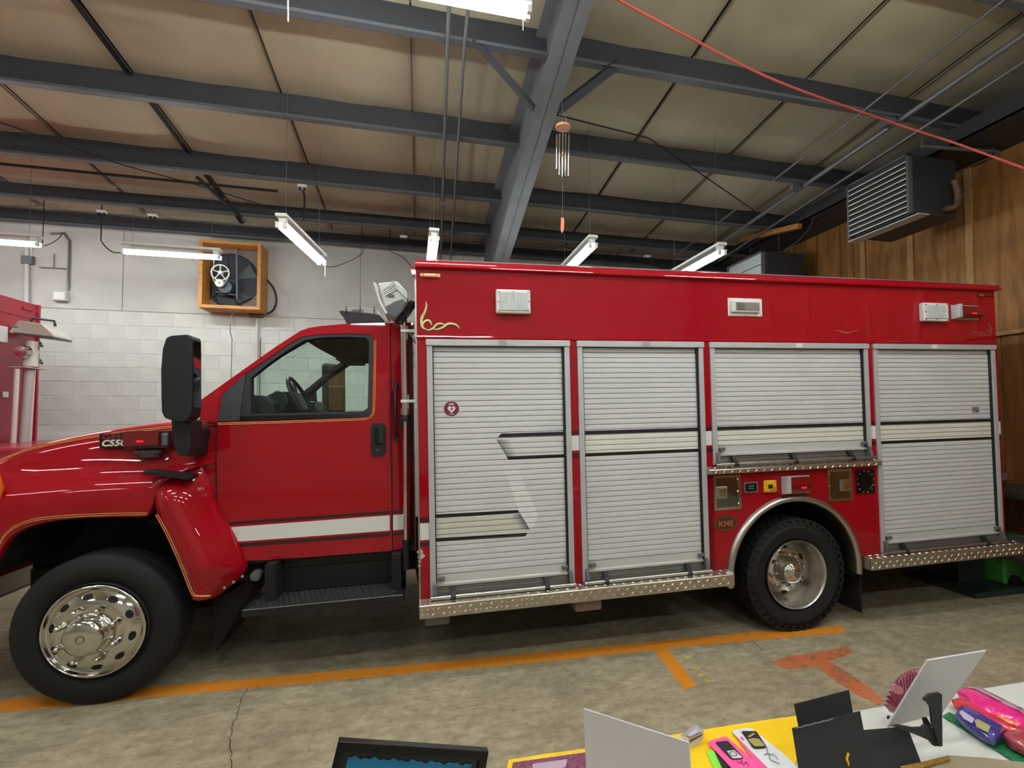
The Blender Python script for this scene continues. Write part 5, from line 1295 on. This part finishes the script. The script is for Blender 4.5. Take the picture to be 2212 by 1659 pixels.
# ================================================================== second truck (left edge)
T2 = empty('second_fire_truck', (-5.3, 6.6, 0), 'dull red fire truck body cut off by the left edge of the picture', 'fire truck')
def R2(p): return Vector(p) - T2.location
x2 = -4.5; yA, yB2 = 4.6, WX(83, 657, x2).y; zT2 = 3.02
def T2B(name, x0, x1, y0, y1, z0, z1, m, bevel=0, label=None): return MB().box(x0 - T2.location.x, x1 - T2.location.x, y0 - T2.location.y, y1 - T2.location.y, z0, z1).build(name, m, T2, bevel=bevel, label=label)
T2B('box_body', x2 - 3.5, x2, 5.3, yB2, .6, zT2, RED2, bevel=.012)
T2B('raised_panel', x2 - .01, x2 + .012, 6.0, yB2 - .09, zT2 - .19, zT2 - .165, RED2, bevel=.005); T2B('raised_panel', x2 - .01, x2 + .02, yB2 - .25, yB2 - .1, zT2 - .10, zT2 - .07, RED2, bevel=.008)
T2B('corner_post', x2 - .02, x2 + .02, yB2 - .02, yB2 + .01, .6, zT2, RED2)
p = WX(0, 722, x2); T2B('body_lamp', x2, x2 + .04, p.y - .15, p.y + .055, p.z - .09, p.z + .09, WHITEP, bevel=.01)
p = WX(2, 852, x2); T2B('wall_hook', x2, x2 + .05, p.y - .05, p.y + .03, p.z - .03, p.z + .03, CHROME)
T2B('hood', x2, x2 + 1.0, 5.6, yB2 - .1, .7, WX(110, 945, x2 + .6).z - .05, RED2, bevel=.03)
T2B('wheel', x2 - .9, x2 - .1, 5.28, 5.5, .02, .85, RUBBER, bevel=.2)
T2B('wheel', x2 - .9, x2 - .1, yB2 - .25, yB2 - .03, .02, .85, RUBBER, bevel=.2)
LT = empty('light_tower', WX(60, 900, x2 + .2), 'white tripod light stand standing before the second truck', 'light stand')
CREAM = mat('cream_metal', (206, 202, 188), .45)
def LQ(u, v, dy=0): p = WX(u, v, x2 + .25); return Vector((p.x, p.y + dy, p.z)) - LT.location
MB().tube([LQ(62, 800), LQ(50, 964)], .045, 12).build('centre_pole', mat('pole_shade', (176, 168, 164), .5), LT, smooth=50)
for a, b, r_ in (((46, 798), (37, 966), .024), ((80, 797), (70, 962), .024), ((70, 800), (63, 890), .018), ((66, 890), (60, 962), .016)): MB().tube([LQ(*a, -.06), LQ(*b, -.06)], r_, 10).build('leg', CREAM, LT, smooth=50)
m = MB(); a, b = LQ(41, 792), LQ(83, 799); m.box(a.x - .08, a.x + .08, a.y - .02, b.y + .02, b.z, a.z); m.build('collar_plate', CREAM, LT, bevel=.005)
MB().tube([LQ(66, 755), LQ(65, 792)], .065, 14).build('upper_sleeve', CREAM, LT, smooth=50); MB().tube([LQ(66, 757), LQ(66, 763)], .075, 14).build('sleeve_ring', CREAM, LT, smooth=50)
MB().tube([LQ(70, 738), LQ(68, 757)], .05, 12).build('tilt_joint', CREAM, LT, smooth=50)
for v in (744, 781): MB().tube([LQ(76, v + 1), LQ(88, v)], .018, 8).build('clamp_knob', GREY, LT); MB().tube([LQ(86, v - 4), LQ(91, v + 5)], .014, 8).build('clamp_handle', GREY, LT)
q = LQ(49, 760); MB().lathe([(0, -.04), (.06, -.03), (.075, .03), (.05, .05)], q, 'y', 14).build('side_bracket', CHROME, LT, smooth=40)
hc = LQ(90, 716); hx = Vector((.93, 0, -.12)).normalized(); hy = Vector((0, 1, 0)); hz = hx.cross(hy)
if hz.z < 0: hz = -hz
m = MB(); hw_ = .15; P_ = [(-.21, -.07), (-.14, .08), (.07, .08), (.20, -.02), (.21, -.05)]
m.prism([hc + hx * a + hz * b - hy * hw_ for a, b in P_], hy * 2 * hw_); m.build('lamp_head', CREAM, LT, bevel=.008)
MB().obox(hc - hz * .062 + hx * .03, hx, hy, hz, .19, .15, .01).build('lamp_glass', GREY, LT, bevel=.003)
MB().tube([hc + hz * .09 + hx * -.12, hc + hz * .14 + hx * -.10, hc + hz * .14 + hx * .10, hc + hz * .08 + hx * .12], .014, 6).build('carry_handle', BLACKP, LT)
MB().tube([LQ(35, 707, -.1), LQ(52, 710, -.1)], .01, 6).build('side_knob', GREY, LT)
m = MB(); m.box(-5.6, -2.6, YB - .05, YB, 1.33, 1.42)
tag(m.build('wall_rail', WHITEP), 'pale rail on the block wall just above the red hood, right of the light stand', 'rail')

# ================================================================== right side: bench, boxes
BN = empty('workbench', (5.65, 3.9, 0), 'dark wooden workbench against the panelled wall behind the truck', 'workbench')
MB().box(-.35, .33, -1.0, .7, .88, .94).build('bench_top', mat('bench_dark', (60, 48, 38), .7, noise=.3, nscale=10), BN, bevel=.004)
for x, y in ((-.3, -.95), (.26, -.95), (-.3, .62), (.26, .62)): MB().box(x, x + .06, y, y + .06, .005, .88).build('leg', mat('bench_leg', (74, 56, 40), .8) if 'bench_leg' not in bpy.data.materials else bpy.data.materials['bench_leg'], BN)
MB().box(-.32, .3, -.95, .65, .3, .34).build('shelf', bpy.data.materials['bench_leg'], BN)
p = WX(2185, 1070, 5.3)
VS = empty('bench_vise', (5.35, 3.72, .94), 'dark bench vise with chrome top on the workbench', 'vise')
MB().box(-.1, .1, -.08, .08, 0, .08).build('vise_base', BLACKG, VS, bevel=.01); MB().box(-.06, .06, -.14, .12, .08, .16).build('vise_jaw', GREY, VS, bevel=.01); MB().tube([(-.12, -.16, .1), (.12, -.16, .1)], .01, 8).build('vise_handle', CHROME, VS); MB().lathe([(0, .2), (.05, .19), (.06, .16)], (0, 0, 0), 'z', 16).build('vise_cap', CHROME, VS, smooth=50)
tag(MB().box(-.12, .12, -.09, .09, 0, .13).build('tool_case', mat('case_brown', (70, 46, 34), .6), loc=(5.6, 4.2, .94), bevel=.01), 'small brown case on the workbench behind the vise', 'case')
FJ = empty('floor_jack', (5.35, 3.75, 0), 'green and dark steel floor machine behind the truck at the right edge', 'jack')
GRN = mat('machine_green', (70, 150, 60), .45); DG = mat('machine_dark_green', (40, 54, 50), .6)
a = WZ(2100, 1283, 0.0)
MB().box(-.5, .35, -.25, .45, .0, .05).build('base_plate', DG, FJ, bevel=.004); MB().box(-.35, -.02, .0, .35, .05, .42).build('housing', DG, FJ, bevel=.01)
MB().box(.0, .3, -.15, .3, .05, .5).build('green_body', GRN, FJ, bevel=.02); MB().lathe([(0, -.02), (.06, -.02), (.06, .02), (0, .02)], (.1, -.16, .08), 'y', 16).build('caster', BLACKP, FJ)
# ================================================================== the table in the foreground
TZ = .76; TX0, TX1, TY0, TY1 = .0, 1.98, .55, 1.30
TBL = empty('folding_table', ((TX0 + TX1) / 2, (TY0 + TY1) / 2, 0), 'long folding table in the foreground, hidden under a white cloth', 'table')
MB().box(-.96, .96, -.36, .36, TZ - .03, TZ - .004).build('tabletop', GREY, TBL)
for x in (-.8, .8):
    for y in (-.3, .3): MB().tube([(x, y, 0), (x, y, TZ - .03)], .014, 8).build('leg', DARK, TBL)
prof = [(TY0 - .012, .45), (TY0 - .010, .6), (TY0 - .004, TZ - .02), (TY0 + .01, TZ), (TY0 + .2, TZ + .001), (.9, TZ), (TY1 - .02, TZ + .001), (TY1 - .004, TZ - .006), (TY1 + .004, TZ - .03), (TY1 + .012, .6), (TY1 + .02, .45)]
rows = []
for i in range(41):
    x = TX0 - .012 + (TX1 - TX0 + .024) * i / 40; rows.append([(x, y + (.012 * sin(x * 14 + y) if z < TZ - .05 else 0), z) for y, z in prof])
xe = rows[-1]; rows += [[(TX1 + .02 + .008 * sin(y * 15), y, min(z, TZ - .01 - .03 * k)) for x_, y, z in xe] for k in (1, 5, 10)]
rows.insert(0, [(TX0 - .02, y, min(z, TZ - .3)) for x_, y, z in rows[0]])
tag(MB().grid(rows).build('tablecloth', CLOTH, smooth=50), 'white cloth draped over the foreground table', 'tablecloth')


def sheet(name, px, z, th, m, lab, cat, group=None, par=None):
    pts = [WZ(u, v, z) for u, v in px]
    o = MB().prism(pts, (0, 0, -th)).build(name, m, par)
    if lab: tag(o, lab, cat, group)
    return o


sheet('yellow_felt', [(1088, 1690), (1099, 1641), (1180, 1628), (1265, 1617), (1400, 1596), (1520, 1576), (1600, 1563), (1720, 1546), (1735, 1610), (1700, 1690)], TZ + .004, .003, YELLOW, 'yellow felt runner lying on the white tablecloth', 'felt')
# printed card in the lace border
LACE = mat('purple_print', (150, 84, 110), .6, noise=.55, nscale=90, col2=(96, 40, 66))
lc = sheet('printed_card', [(1100, 1690), (1108, 1647), (1266, 1625), (1274, 1690)], TZ + .007, .002, LACE, 'purple printed card with a bead edge on the yellow felt', 'card')
m = MB()
for i in range(22):
    if i == 10: continue
    c = WZ(1120 + 6.2 * i, 1643.5 - .88 * i, TZ + .008); m.lathe([(0, .002), (.0016, .001), (.002, 0)], c, 'z', 6)
m.build('bead_edge', PAPER, lc, kind='stuff')
sheet('card_picture', [(1150, 1650), (1225, 1640), (1222, 1656), (1205, 1662), (1150, 1662)], TZ + .0078, .0006, mat('lilac_shape', (186, 160, 180), .6), None, None, par=lc)

# black picture frame with a blue print
def board(px_top_left, px_top_right, y_l, y_r, zbot, lean, th, m, name, lab, cat, **k):
    a = WY(*px_top_left, y_l); b = WY(*px_top_right, y_r); return a, b


a = WY(730, 1602, 1.06); b = WY(1056, 1624, 1.06)
yaw_ = 0; fr_ = empty('picture_frame', ((a.x + b.x) / 2, 1.06, TZ + .006), 'black picture frame with a blue print standing at the near left of the table', 'picture frame')
X_ = (b - a); X_.normalize(); L_ = (b - a).length; top = (a + b) / 2 - fr_.location
X_ = Vector((X_.x, X_.y, X_.z)); Dn = Vector((0, -.16, -1)); Dn = (Dn - X_ * Dn.dot(X_)).normalized(); Nn = X_.cross(Dn).normalized()
if Nn.y > 0: Nn = -Nn
Hh = top.z / abs(Dn.z) - .004
# Nn faces the camera
def FQ(s_, t, n_): return top + X_ * (s_ * L_) + Dn * t + Nn * n_
def slab(name, s0, s1, t0, t1, n0, n1, m, bevel=0): return MB().add([FQ(s_, t, n_) for s_ in (s0, s1) for t in (t0, t1) for n_ in (n0, n1)], [(0, 1, 3, 2), (4, 6, 7, 5), (0, 4, 5, 1), (2, 3, 7, 6), (0, 2, 6, 4), (1, 5, 7, 3)]).build(name, m, fr_, bevel=bevel)
bw = .016; sb_ = bw / L_
slab('frame_top', -.5, .5, 0, bw, -.022, 0.0, BLACKG, .001); slab('frame_side', -.5, -.5 + sb_, bw, Hh, -.022, 0.0, BLACKG, .001); slab('frame_side', .5 - sb_, .5, bw, Hh, -.022, 0, BLACKG, .001); slab('frame_bottom', -.5 + sb_, .5 - sb_, Hh - bw, Hh, -.022, 0, BLACKG, .001)
slab('inner_lip', -.5 + sb_, .5 - sb_, bw, bw + .005, -.018, -.006, BLACKP)
slab('print', -.5 + sb_, .5 - sb_, bw, Hh - bw, -.018, -.012, mat('print_dark', (16, 22, 30), .3, coat=.6))
BLUE = mat('print_blue', (10, 120, 165), .35, coat=.5)
pts = []; n = 40
for i in range(n + 1): pts.append(FQ(-.5 + sb_ * 1.6 + (1 - sb_ * 3.4) * i / n, bw + .013 + .0022 * sin(i * 2.1) + .0018 * sin(i * 5.3), -.0105))
pts += [FQ(.5 - sb_ * 1.8, Hh - bw - .01, -.0105), FQ(-.5 + sb_ * 1.6, Hh - bw - .01, -.0105)]
MB().prism(pts, Nn * .0005).build('blue_field', BLUE, fr_)
# painted strokes at the print's foot
m = MB()
for i in range(9): s_ = -.12 + .028 * i; q0 = FQ(s_, bw + .028 + .002 * (i % 3), -.0098); q1 = FQ(s_ + .016, bw + .036, -.0098); m.bar(q0, q1, .003, .0006, up=Nn)
m.build('brush_marks', BLACKP, fr_)
slab('easel_back', -.05, .05, .03, Hh, -.03, -.022, BLACKP)

# first white board (its grey back to the camera)
def standing(name, TL, TR, yl, yr, lean, th, mats, lab, cat, depth_down=None, group=None):
    a = WY(*TL, yl); b = WY(*TR, yr); zb = TZ + .006
    da = a.z - zb; db = b.z - zb
    a2 = Vector((a.x + lean[0], a.y + lean[1], zb)); b2 = Vector((b.x + lean[0], b.y + lean[1], zb))
    n_ = (b - a).cross(a2 - a).normalized()
    if n_.y > 0: n_ = -n_
    m = MB(); off = -n_ * th
    m.add([a, b, b2, a2] + [p + off for p in (a, b, b2, a2)], [(0, 1, 2, 3)]); m.cur = 1
    k = len(m.f); m.add([a, b, b2, a2] + [p + off for p in (a, b, b2, a2)], [(7, 6, 5, 4), (0, 4, 5, 1), (1, 5, 6, 2), (2, 6, 7, 3), (3, 7, 4, 0)])
    o = m.build(name, mats); return tag(o, lab, cat, group)


standing('foam_board', (1260, 1531), (1487, 1604), 1.13, .90, (.0, -.03), .004, [PAPERB, PAPER], 'white foam board with greyish face standing left of the yellow tags', 'board')
# little photo box behind it
pb_ = empty('photo_box', WZ(1495, 1612, TZ + .004), 'small white photo card box right behind the greyish board', 'box'); 
def PB(u, v, z): return WZ(u, v, z) - pb_.location
m = MB(); m.add([PB(1470, 1588, TZ + .03), PB(1503, 1564, TZ + .03), PB(1521, 1579, TZ + .03), PB(1488, 1594, TZ + .03), PB(1470, 1615, TZ + .004), PB(1503, 1590, TZ + .004), PB(1516, 1604, TZ + .004), PB(1488, 1618, TZ + .004)],
      [(3, 2, 6, 7), (0, 3, 7, 4), (1, 0, 4, 5), (2, 1, 5, 6), (4, 7, 6, 5)]); m.build('box_sides', PAPER, pb_)
MB().add([PB(1489.5, 1599, TZ + .0285), PB(1518, 1585, TZ + .028), PB(1515, 1594, TZ + .012), PB(1489.5, 1608, TZ + .012)], [(0, 1, 2, 3)]).build('brown_print', mat('brown_check', (120, 88, 52), .6, noise=.6, nscale=120), pb_)
MB().add([PB(1478, 1586, TZ + .02), PB(1502, 1569, TZ + .02), PB(1515, 1579, TZ + .02), PB(1490, 1591, TZ + .02)], [(0, 1, 2, 3)]).build('inner_photo', mat('pale_photo', (196, 184, 196), .5), pb_)
# tags with charms on the felt
PINK = mat('hot_pink_card', (255, 92, 160), .6); WHC = mat('white_card', (228, 228, 230), .6); LIME = mat('lime_card', (140, 230, 70), .6)
DKT = mat('charm_black', (36, 38, 44), .35, noise=.4, nscale=80); GLD2 = mat('charm_gold', (186, 170, 100), .4, metal=.3)
sheet('lime_tag', [(1527, 1626), (1533, 1619), (1545, 1624), (1568, 1650), (1566, 1690), (1556, 1690)], TZ + .008, .0015, LIME, 'lime green tag peeping out under the pink tag', 'tag')
o = sheet('dark_tag', [(1543, 1622), (1556, 1624), (1590, 1660), (1600, 1690), (1575, 1690)], TZ + .010, .0015, DKT, 'dark patterned tag between the lime and the pink tags', 'tag')
pk = sheet('pink_tag', [(1529, 1604), (1535, 1599), (1566, 1591), (1573, 1594), (1612, 1628), (1660, 1672), (1670, 1690), (1606, 1690), (1585, 1664)], TZ + .013, .0015, PINK, 'hot pink jewellery tag on the yellow felt', 'tag')
sheet('charm', [(1546, 1604), (1549, 1602), (1570, 1600), (1574, 1602), (1605, 1635), (1603, 1638), (1582, 1639), (1577, 1636)], TZ + .016, .002, DKT, None, None, par=pk)
sheet('charm_label', [(1570, 1622), (1586, 1620), (1603, 1635), (1602, 1637), (1583, 1638)], TZ + .0168, .0006, PAPER, None, None, par=pk)
m = MB(); m.lathe([(.007, 0), (.0085, .001), (.010, 0)], WZ(1584, 1628, TZ + .0172), 'z', 14); m.build('charm_ring', GREY, pk)
wt = sheet('white_tag', [(1580, 1579), (1588, 1576), (1618, 1572), (1625, 1574), (1695, 1630), (1720, 1655), (1730, 1690), (1690, 1690), (1650, 1650)], TZ + .012, .0015, WHC, 'white jewellery tag with a black and gold charm on the yellow felt', 'tag')
sheet('pink_tag', [(1588, 1588), (1592, 1588), (1668, 1665), (1680, 1690), (1662, 1690)], TZ + .010, .001, PINK, 'narrow strip of pink card under the white tag', 'tag')
sheet('charm', [(1602, 1580), (1605, 1579), (1631, 1579), (1635, 1581), (1655, 1611), (1652, 1614), (1630, 1615), (1625, 1612)], TZ + .016, .002, DKT, None, None, par=wt)
sheet('charm_figure', [(1615, 1597), (1626, 1594), (1640, 1596), (1652, 1609), (1650, 1612), (1631, 1612), (1620, 1602)], TZ + .0168, .0006, GLD2, None, None, par=wt)
m = MB(); m.bar(WZ(1617, 1592, TZ + .0172), WZ(1630, 1584, TZ + .0172), .006, .0006); m.build('charm_word', GLD2, wt)
m = MB(); m.tube(curve([WZ(1656, 1614, TZ + .015), WZ(1660, 1628, TZ + .015), WZ(1672, 1630, TZ + .015), WZ(1680, 1640, TZ + .015)], 4), .0009, 5); m.tube(curve([WZ(1650, 1630, TZ + .015), WZ(1661, 1628, TZ + .015), WZ(1664, 1640, TZ + .015), WZ(1684, 1650, TZ + .015)], 4), .0009, 5); m.build('ear_wires', GREY, wt)
hw = MB(); hw.tube(curve([WZ(u, v, TZ + .0145) for u, v in ((1592, 1643), (1598, 1649), (1602, 1643), (1606, 1652), (1612, 1646), (1618, 1655))], 4), .0007, 5); hw.build('pen_scribble', BLACKP, pk)
sheet('pink_heart', [(1599, 1592), (1602, 1591), (1608, 1598), (1605, 1599)], TZ + .013, .0006, mat('heart_red', (200, 70, 100), .6), None, None, par=wt)
# black cards
def torn(px): return px
standing('black_card', (1716, 1522), (1834, 1491), 1.16, 1.14, (.02, -.01), .003, [CARD, CARD], 'upright black card at the back of the three', 'card', group='torn black cards')
standing('black_card', (1712, 1573), (1858, 1536), 1.06, 1.05, (-.02, -.06), .003, [CARD, CARD], 'large black card in front with a scuffed upper edge and a yellow thread', 'card', group='torn black cards')
standing('black_card', (1848, 1578), (1960, 1569), 1.10, 1.09, (-.012, -.05), .003, [CARD, CARD], 'lower black card at the right of the three, by the black easel', 'card', group='torn black cards')
SCF = mat('scuff_grey', (120, 124, 130), .8)
a = WY(1718, 1573.5, 1.052); b = WY(1800, 1553, 1.046); tag(MB().tube([a + (b - a) * k / 12 + Vector((0, 0, .0012 * sin(k * 2.3))) for k in range(13)], .0012, 5).build('loose_thread', SCF), 'pale frayed thread along the top edge of the front black card', 'thread')
tag(MB().tube(curve([WY(1833, 1627, 1.02), WY(1829, 1640, 1.02), WY(1832, 1650, 1.02), WY(1824, 1675, 1.02)], 4), .003, 6).build('yellow_ribbon', YELP), 'yellow ribbon end in front of the black cards', 'ribbon')
# white board on the black easel
A_, B_, C_, D_ = WY(2004, 1427, 1.02), WY(2131, 1406, 1.03), WY(2036, 1540, 1.09), WY(1916, 1572, 1.10)
n_ = (B_ - A_).cross(D_ - A_).normalized(); n_ = -n_ if n_.y > 0 else n_
bb = MB().add([p + n_ * s_ for s_ in (0, -.004) for p in (A_, B_, C_, D_)], [(0, 1, 2, 3), (4, 7, 6, 5), (0, 4, 5, 1), (1, 5, 6, 2), (2, 6, 7, 3), (3, 7, 4, 0)]).build('display_board', PAPER)
tag(bb, 'white board leaning away on a small black easel', 'board')
ez = empty('small_easel', WZ(2030, 1610, TZ + .004), 'small black easel holding up the leaning white board', 'easel')
def EQ(u, v, y): return WY(u, v, y) - ez.location
MB().prism([EQ(u, v, 1.0) for u, v in ((1997, 1510), (2009, 1500), (2030, 1497), (2035, 1500), (2036, 1612), (2029, 1613), (2024, 1590), (2014, 1560), (2013, 1545), (2011, 1528), (2004, 1518), (1998, 1515))], (0, .006, 0)).build('easel_support', CARD, ez)
MB().prism([EQ(u, v, 1.01) for u, v in ((1928, 1569), (1944, 1567), (1975, 1573), (1992, 1572), (2000, 1565), (2014, 1572), (2032, 1590), (2030, 1612), (2018, 1612), (2008, 1600), (1985, 1590), (1955, 1578))], (0, .006, 0)).build('easel_foot', CARD, ez)
MB().prism([EQ(u, v, 1.02) for u, v in ((1994, 1552), (2002, 1550), (2013, 1568), (2010, 1575), (1999, 1570))], (0, .004, 0)).build('easel_brace', mat('easel_brown', (54, 30, 34), .6), ez)
tag(MB().prism([WY(u, v, 1.13) for u, v in ((1917, 1549), (1921, 1546), (1923, 1547), (1921, 1552), (1918, 1554))], (0, .003, 0)).build('easel_tip', CARD), 'tiny dark tip peeping out left of the leaning board', 'clip')
# pink cellophane fan behind
PF = empty('gift_fan', WZ(1950, 1540, TZ + .003), 'dark pink pleated cellophane bag behind the leaning white board', 'gift bag')
MAG = mat('magenta_cellophane', (130, 44, 66), .25, coat=.6, noise=.4, nscale=40)
m = MB(); n = 16; base = WY(1945, 1545, 1.16) - PF.location; arcp2 = [WY(u, v, 1.20) - PF.location for u, v in ((1912, 1528), (1918, 1505), (1930, 1480), (1943, 1463), (1960, 1452), (1978, 1446), (1995, 1445), (2008, 1450))]
arcs = curve(arcp2, 5); arcs = [p + Vector((0, (.006 if i % 2 else -.006), 0)) for i, p in enumerate(arcs)]
m.grid([arcs, [base + (p - base) * .5 + Vector((0, -.012, 0)) for p in arcs], [base + (p - base) * .08 for p in arcs]]); m.build('pleats', MAG, PF, smooth=30)
m = MB()
for p in arcs[::1]: m.lathe([(0, .001), (.0012, 0), (0, -.001)], p, 'z', 5)
m.build('edge_beads', PAPER, PF, kind='stuff')
MB().prism([WY(u, v, 1.15) - PF.location for u, v in ((1930, 1479), (1936, 1478), (1950, 1486), (1951, 1497), (1946, 1501), (1935, 1498), (1930, 1488))], (0, .004, 0)).build('pink_bow', mat('bow_pink', (226, 140, 146), .4), PF)
m = MB()
for k in range(8): m.bar(WY(1912 + 3 * k, 1520 + 1.5 * k, 1.13) - PF.location, WY(1922 + 2.6 * k, 1538 + k, 1.13) - PF.location, .0015, .001)
m.build('gathered_foot', mat('foot_pink', (150, 100, 96), .4), PF)
# right: green tinsel mat with wrapped packs
GT = mat('green_tinsel', (30, 140, 84), .5, noise=.5, nscale=120, col2=(10, 96, 54), bump=.6, bscale=200)
sheet('green_mat', [(2036, 1546), (2050, 1538), (2240, 1625), (2260, 1690), (2200, 1650), (2120, 1598)], TZ + .006, .004, GT, 'green glittery mat under the wrapped packs', 'mat')
def pack(name, px, z0, h, m, lab, infl=.5):
    bot = [WZ(u, v, z0 + h * .5) for u, v in px]; c = sum(bot, Vector()) / len(bot)
    lay = [[c + (p - c) * .9 + Vector((0, 0, -h * .5)) for p in bot], bot, [c + (p - c) * .86 + Vector((0, 0, h * .38)) for p in bot], [c + (p - c) * .5 + Vector((0, 0, h * .5)) for p in bot]]
    mm = MB(); n = len(bot); mm.add([p for l in lay for p in l] + [c + Vector((0, 0, h * .52))], [(i * n + k, i * n + (k + 1) % n, (i + 1) * n + (k + 1) % n, (i + 1) * n + k) for i in range(3) for k in range(n)] + [(3 * n + k, 3 * n + (k + 1) % n, 4 * n) for k in range(n)] + [tuple(range(n))[::-1]])
    o = mm.build(name, m, smooth=60); return tag(o, lab, 'gift pack')
def shiny(n, c, **k): return mat(n, c, .2, coat=1., bump=.5, bscale=50, **k)
pack('pink_pack', [(2066, 1494), (2082, 1488), (2100, 1490), (2150, 1515), (2212, 1545), (2230, 1560), (2200, 1575), (2150, 1550), (2118, 1537), (2095, 1520), (2085, 1505)], TZ + .012, .03, shiny('pack_pink', (246, 40, 140)), 'hot pink wrapped pack behind the blue one')
pack('lilac_wrapper', [(2088, 1483), (2110, 1484), (2215, 1535), (2240, 1560), (2220, 1560), (2150, 1525), (2105, 1500)], TZ + .008, .016, shiny('pack_lilac', (196, 150, 176)), 'pale lilac cellophane edge along the back of the packs')
pack('red_pack', [(2054, 1512), (2066, 1508), (2085, 1514), (2112, 1530), (2150, 1548), (2200, 1568), (2240, 1600), (2200, 1590), (2150, 1570), (2100, 1545), (2062, 1528)], TZ + .010, .022, shiny('pack_red', (216, 50, 66)), 'red wrapped pack between the pink and the blue packs')
o = pack('orange_oval', [(2150, 1538), (2165, 1536), (2190, 1548), (2202, 1560), (2196, 1568), (2176, 1560), (2155, 1548)], TZ + .03, .008, shiny('pack_orange', (238, 150, 90)), 'orange oval label on top of the red pack'); o['category'] = 'label'
b_ = pack('blue_pack', [(2068, 1530), (2078, 1526), (2100, 1534), (2165, 1570), (2174, 1578), (2160, 1596), (2150, 1604), (2120, 1590), (2082, 1562), (2062, 1546)], TZ + .012, .03, shiny('pack_blue', (58, 54, 140)), 'dark blue wrapped pack on the green mat')
sheet('white_label', [(2072, 1538), (2078, 1534), (2105, 1552), (2100, 1562), (2082, 1552)], TZ + .043, .001, mat('label_pale', (186, 170, 206), .4), None, None, par=b_)
sheet('gold_label', [(2105, 1556), (2112, 1553), (2140, 1568), (2134, 1582), (2110, 1570)], TZ + .043, .001, mat('label_gold', (170, 160, 110), .4), None, None, par=b_)
pack('rose_pack', [(2165, 1588), (2200, 1580), (2240, 1600), (2250, 1640), (2210, 1620), (2180, 1605)], TZ + .012, .03, shiny('pack_rose', (180, 70, 84)), 'rose wrapped pack at the right edge of the picture')
# stacked clear sleeves at the bottom right
for k in range(3):
    sheet('clear_sleeve', [(1950, 1680), (2046 + 3 * k, 1631 + 4 * k), (2130, 1637 + 4 * k), (2260, 1652 + 4 * k), (2260, 1700)], TZ + .014 - .004 * k, .0015, mat('sleeve_tan', (176, 166, 138), .3, coat=.6) if not k else bpy.data.materials['sleeve_tan'], ['topmost', 'middle', 'lowest'][k] + ' of the three tan plastic sleeves stacked at the bottom right', 'sleeve', 'plastic sleeves')
sheet('gold_ribbon', [(1945, 1655), (1990, 1646), (2030, 1636), (2048, 1632), (2052, 1640), (2010, 1652), (1950, 1668)], TZ + .020, .003, mat('gold_fuzz', (170, 130, 50), .6, noise=.4, nscale=100), 'gold fuzzy ribbon across the tan sleeves', 'ribbon')
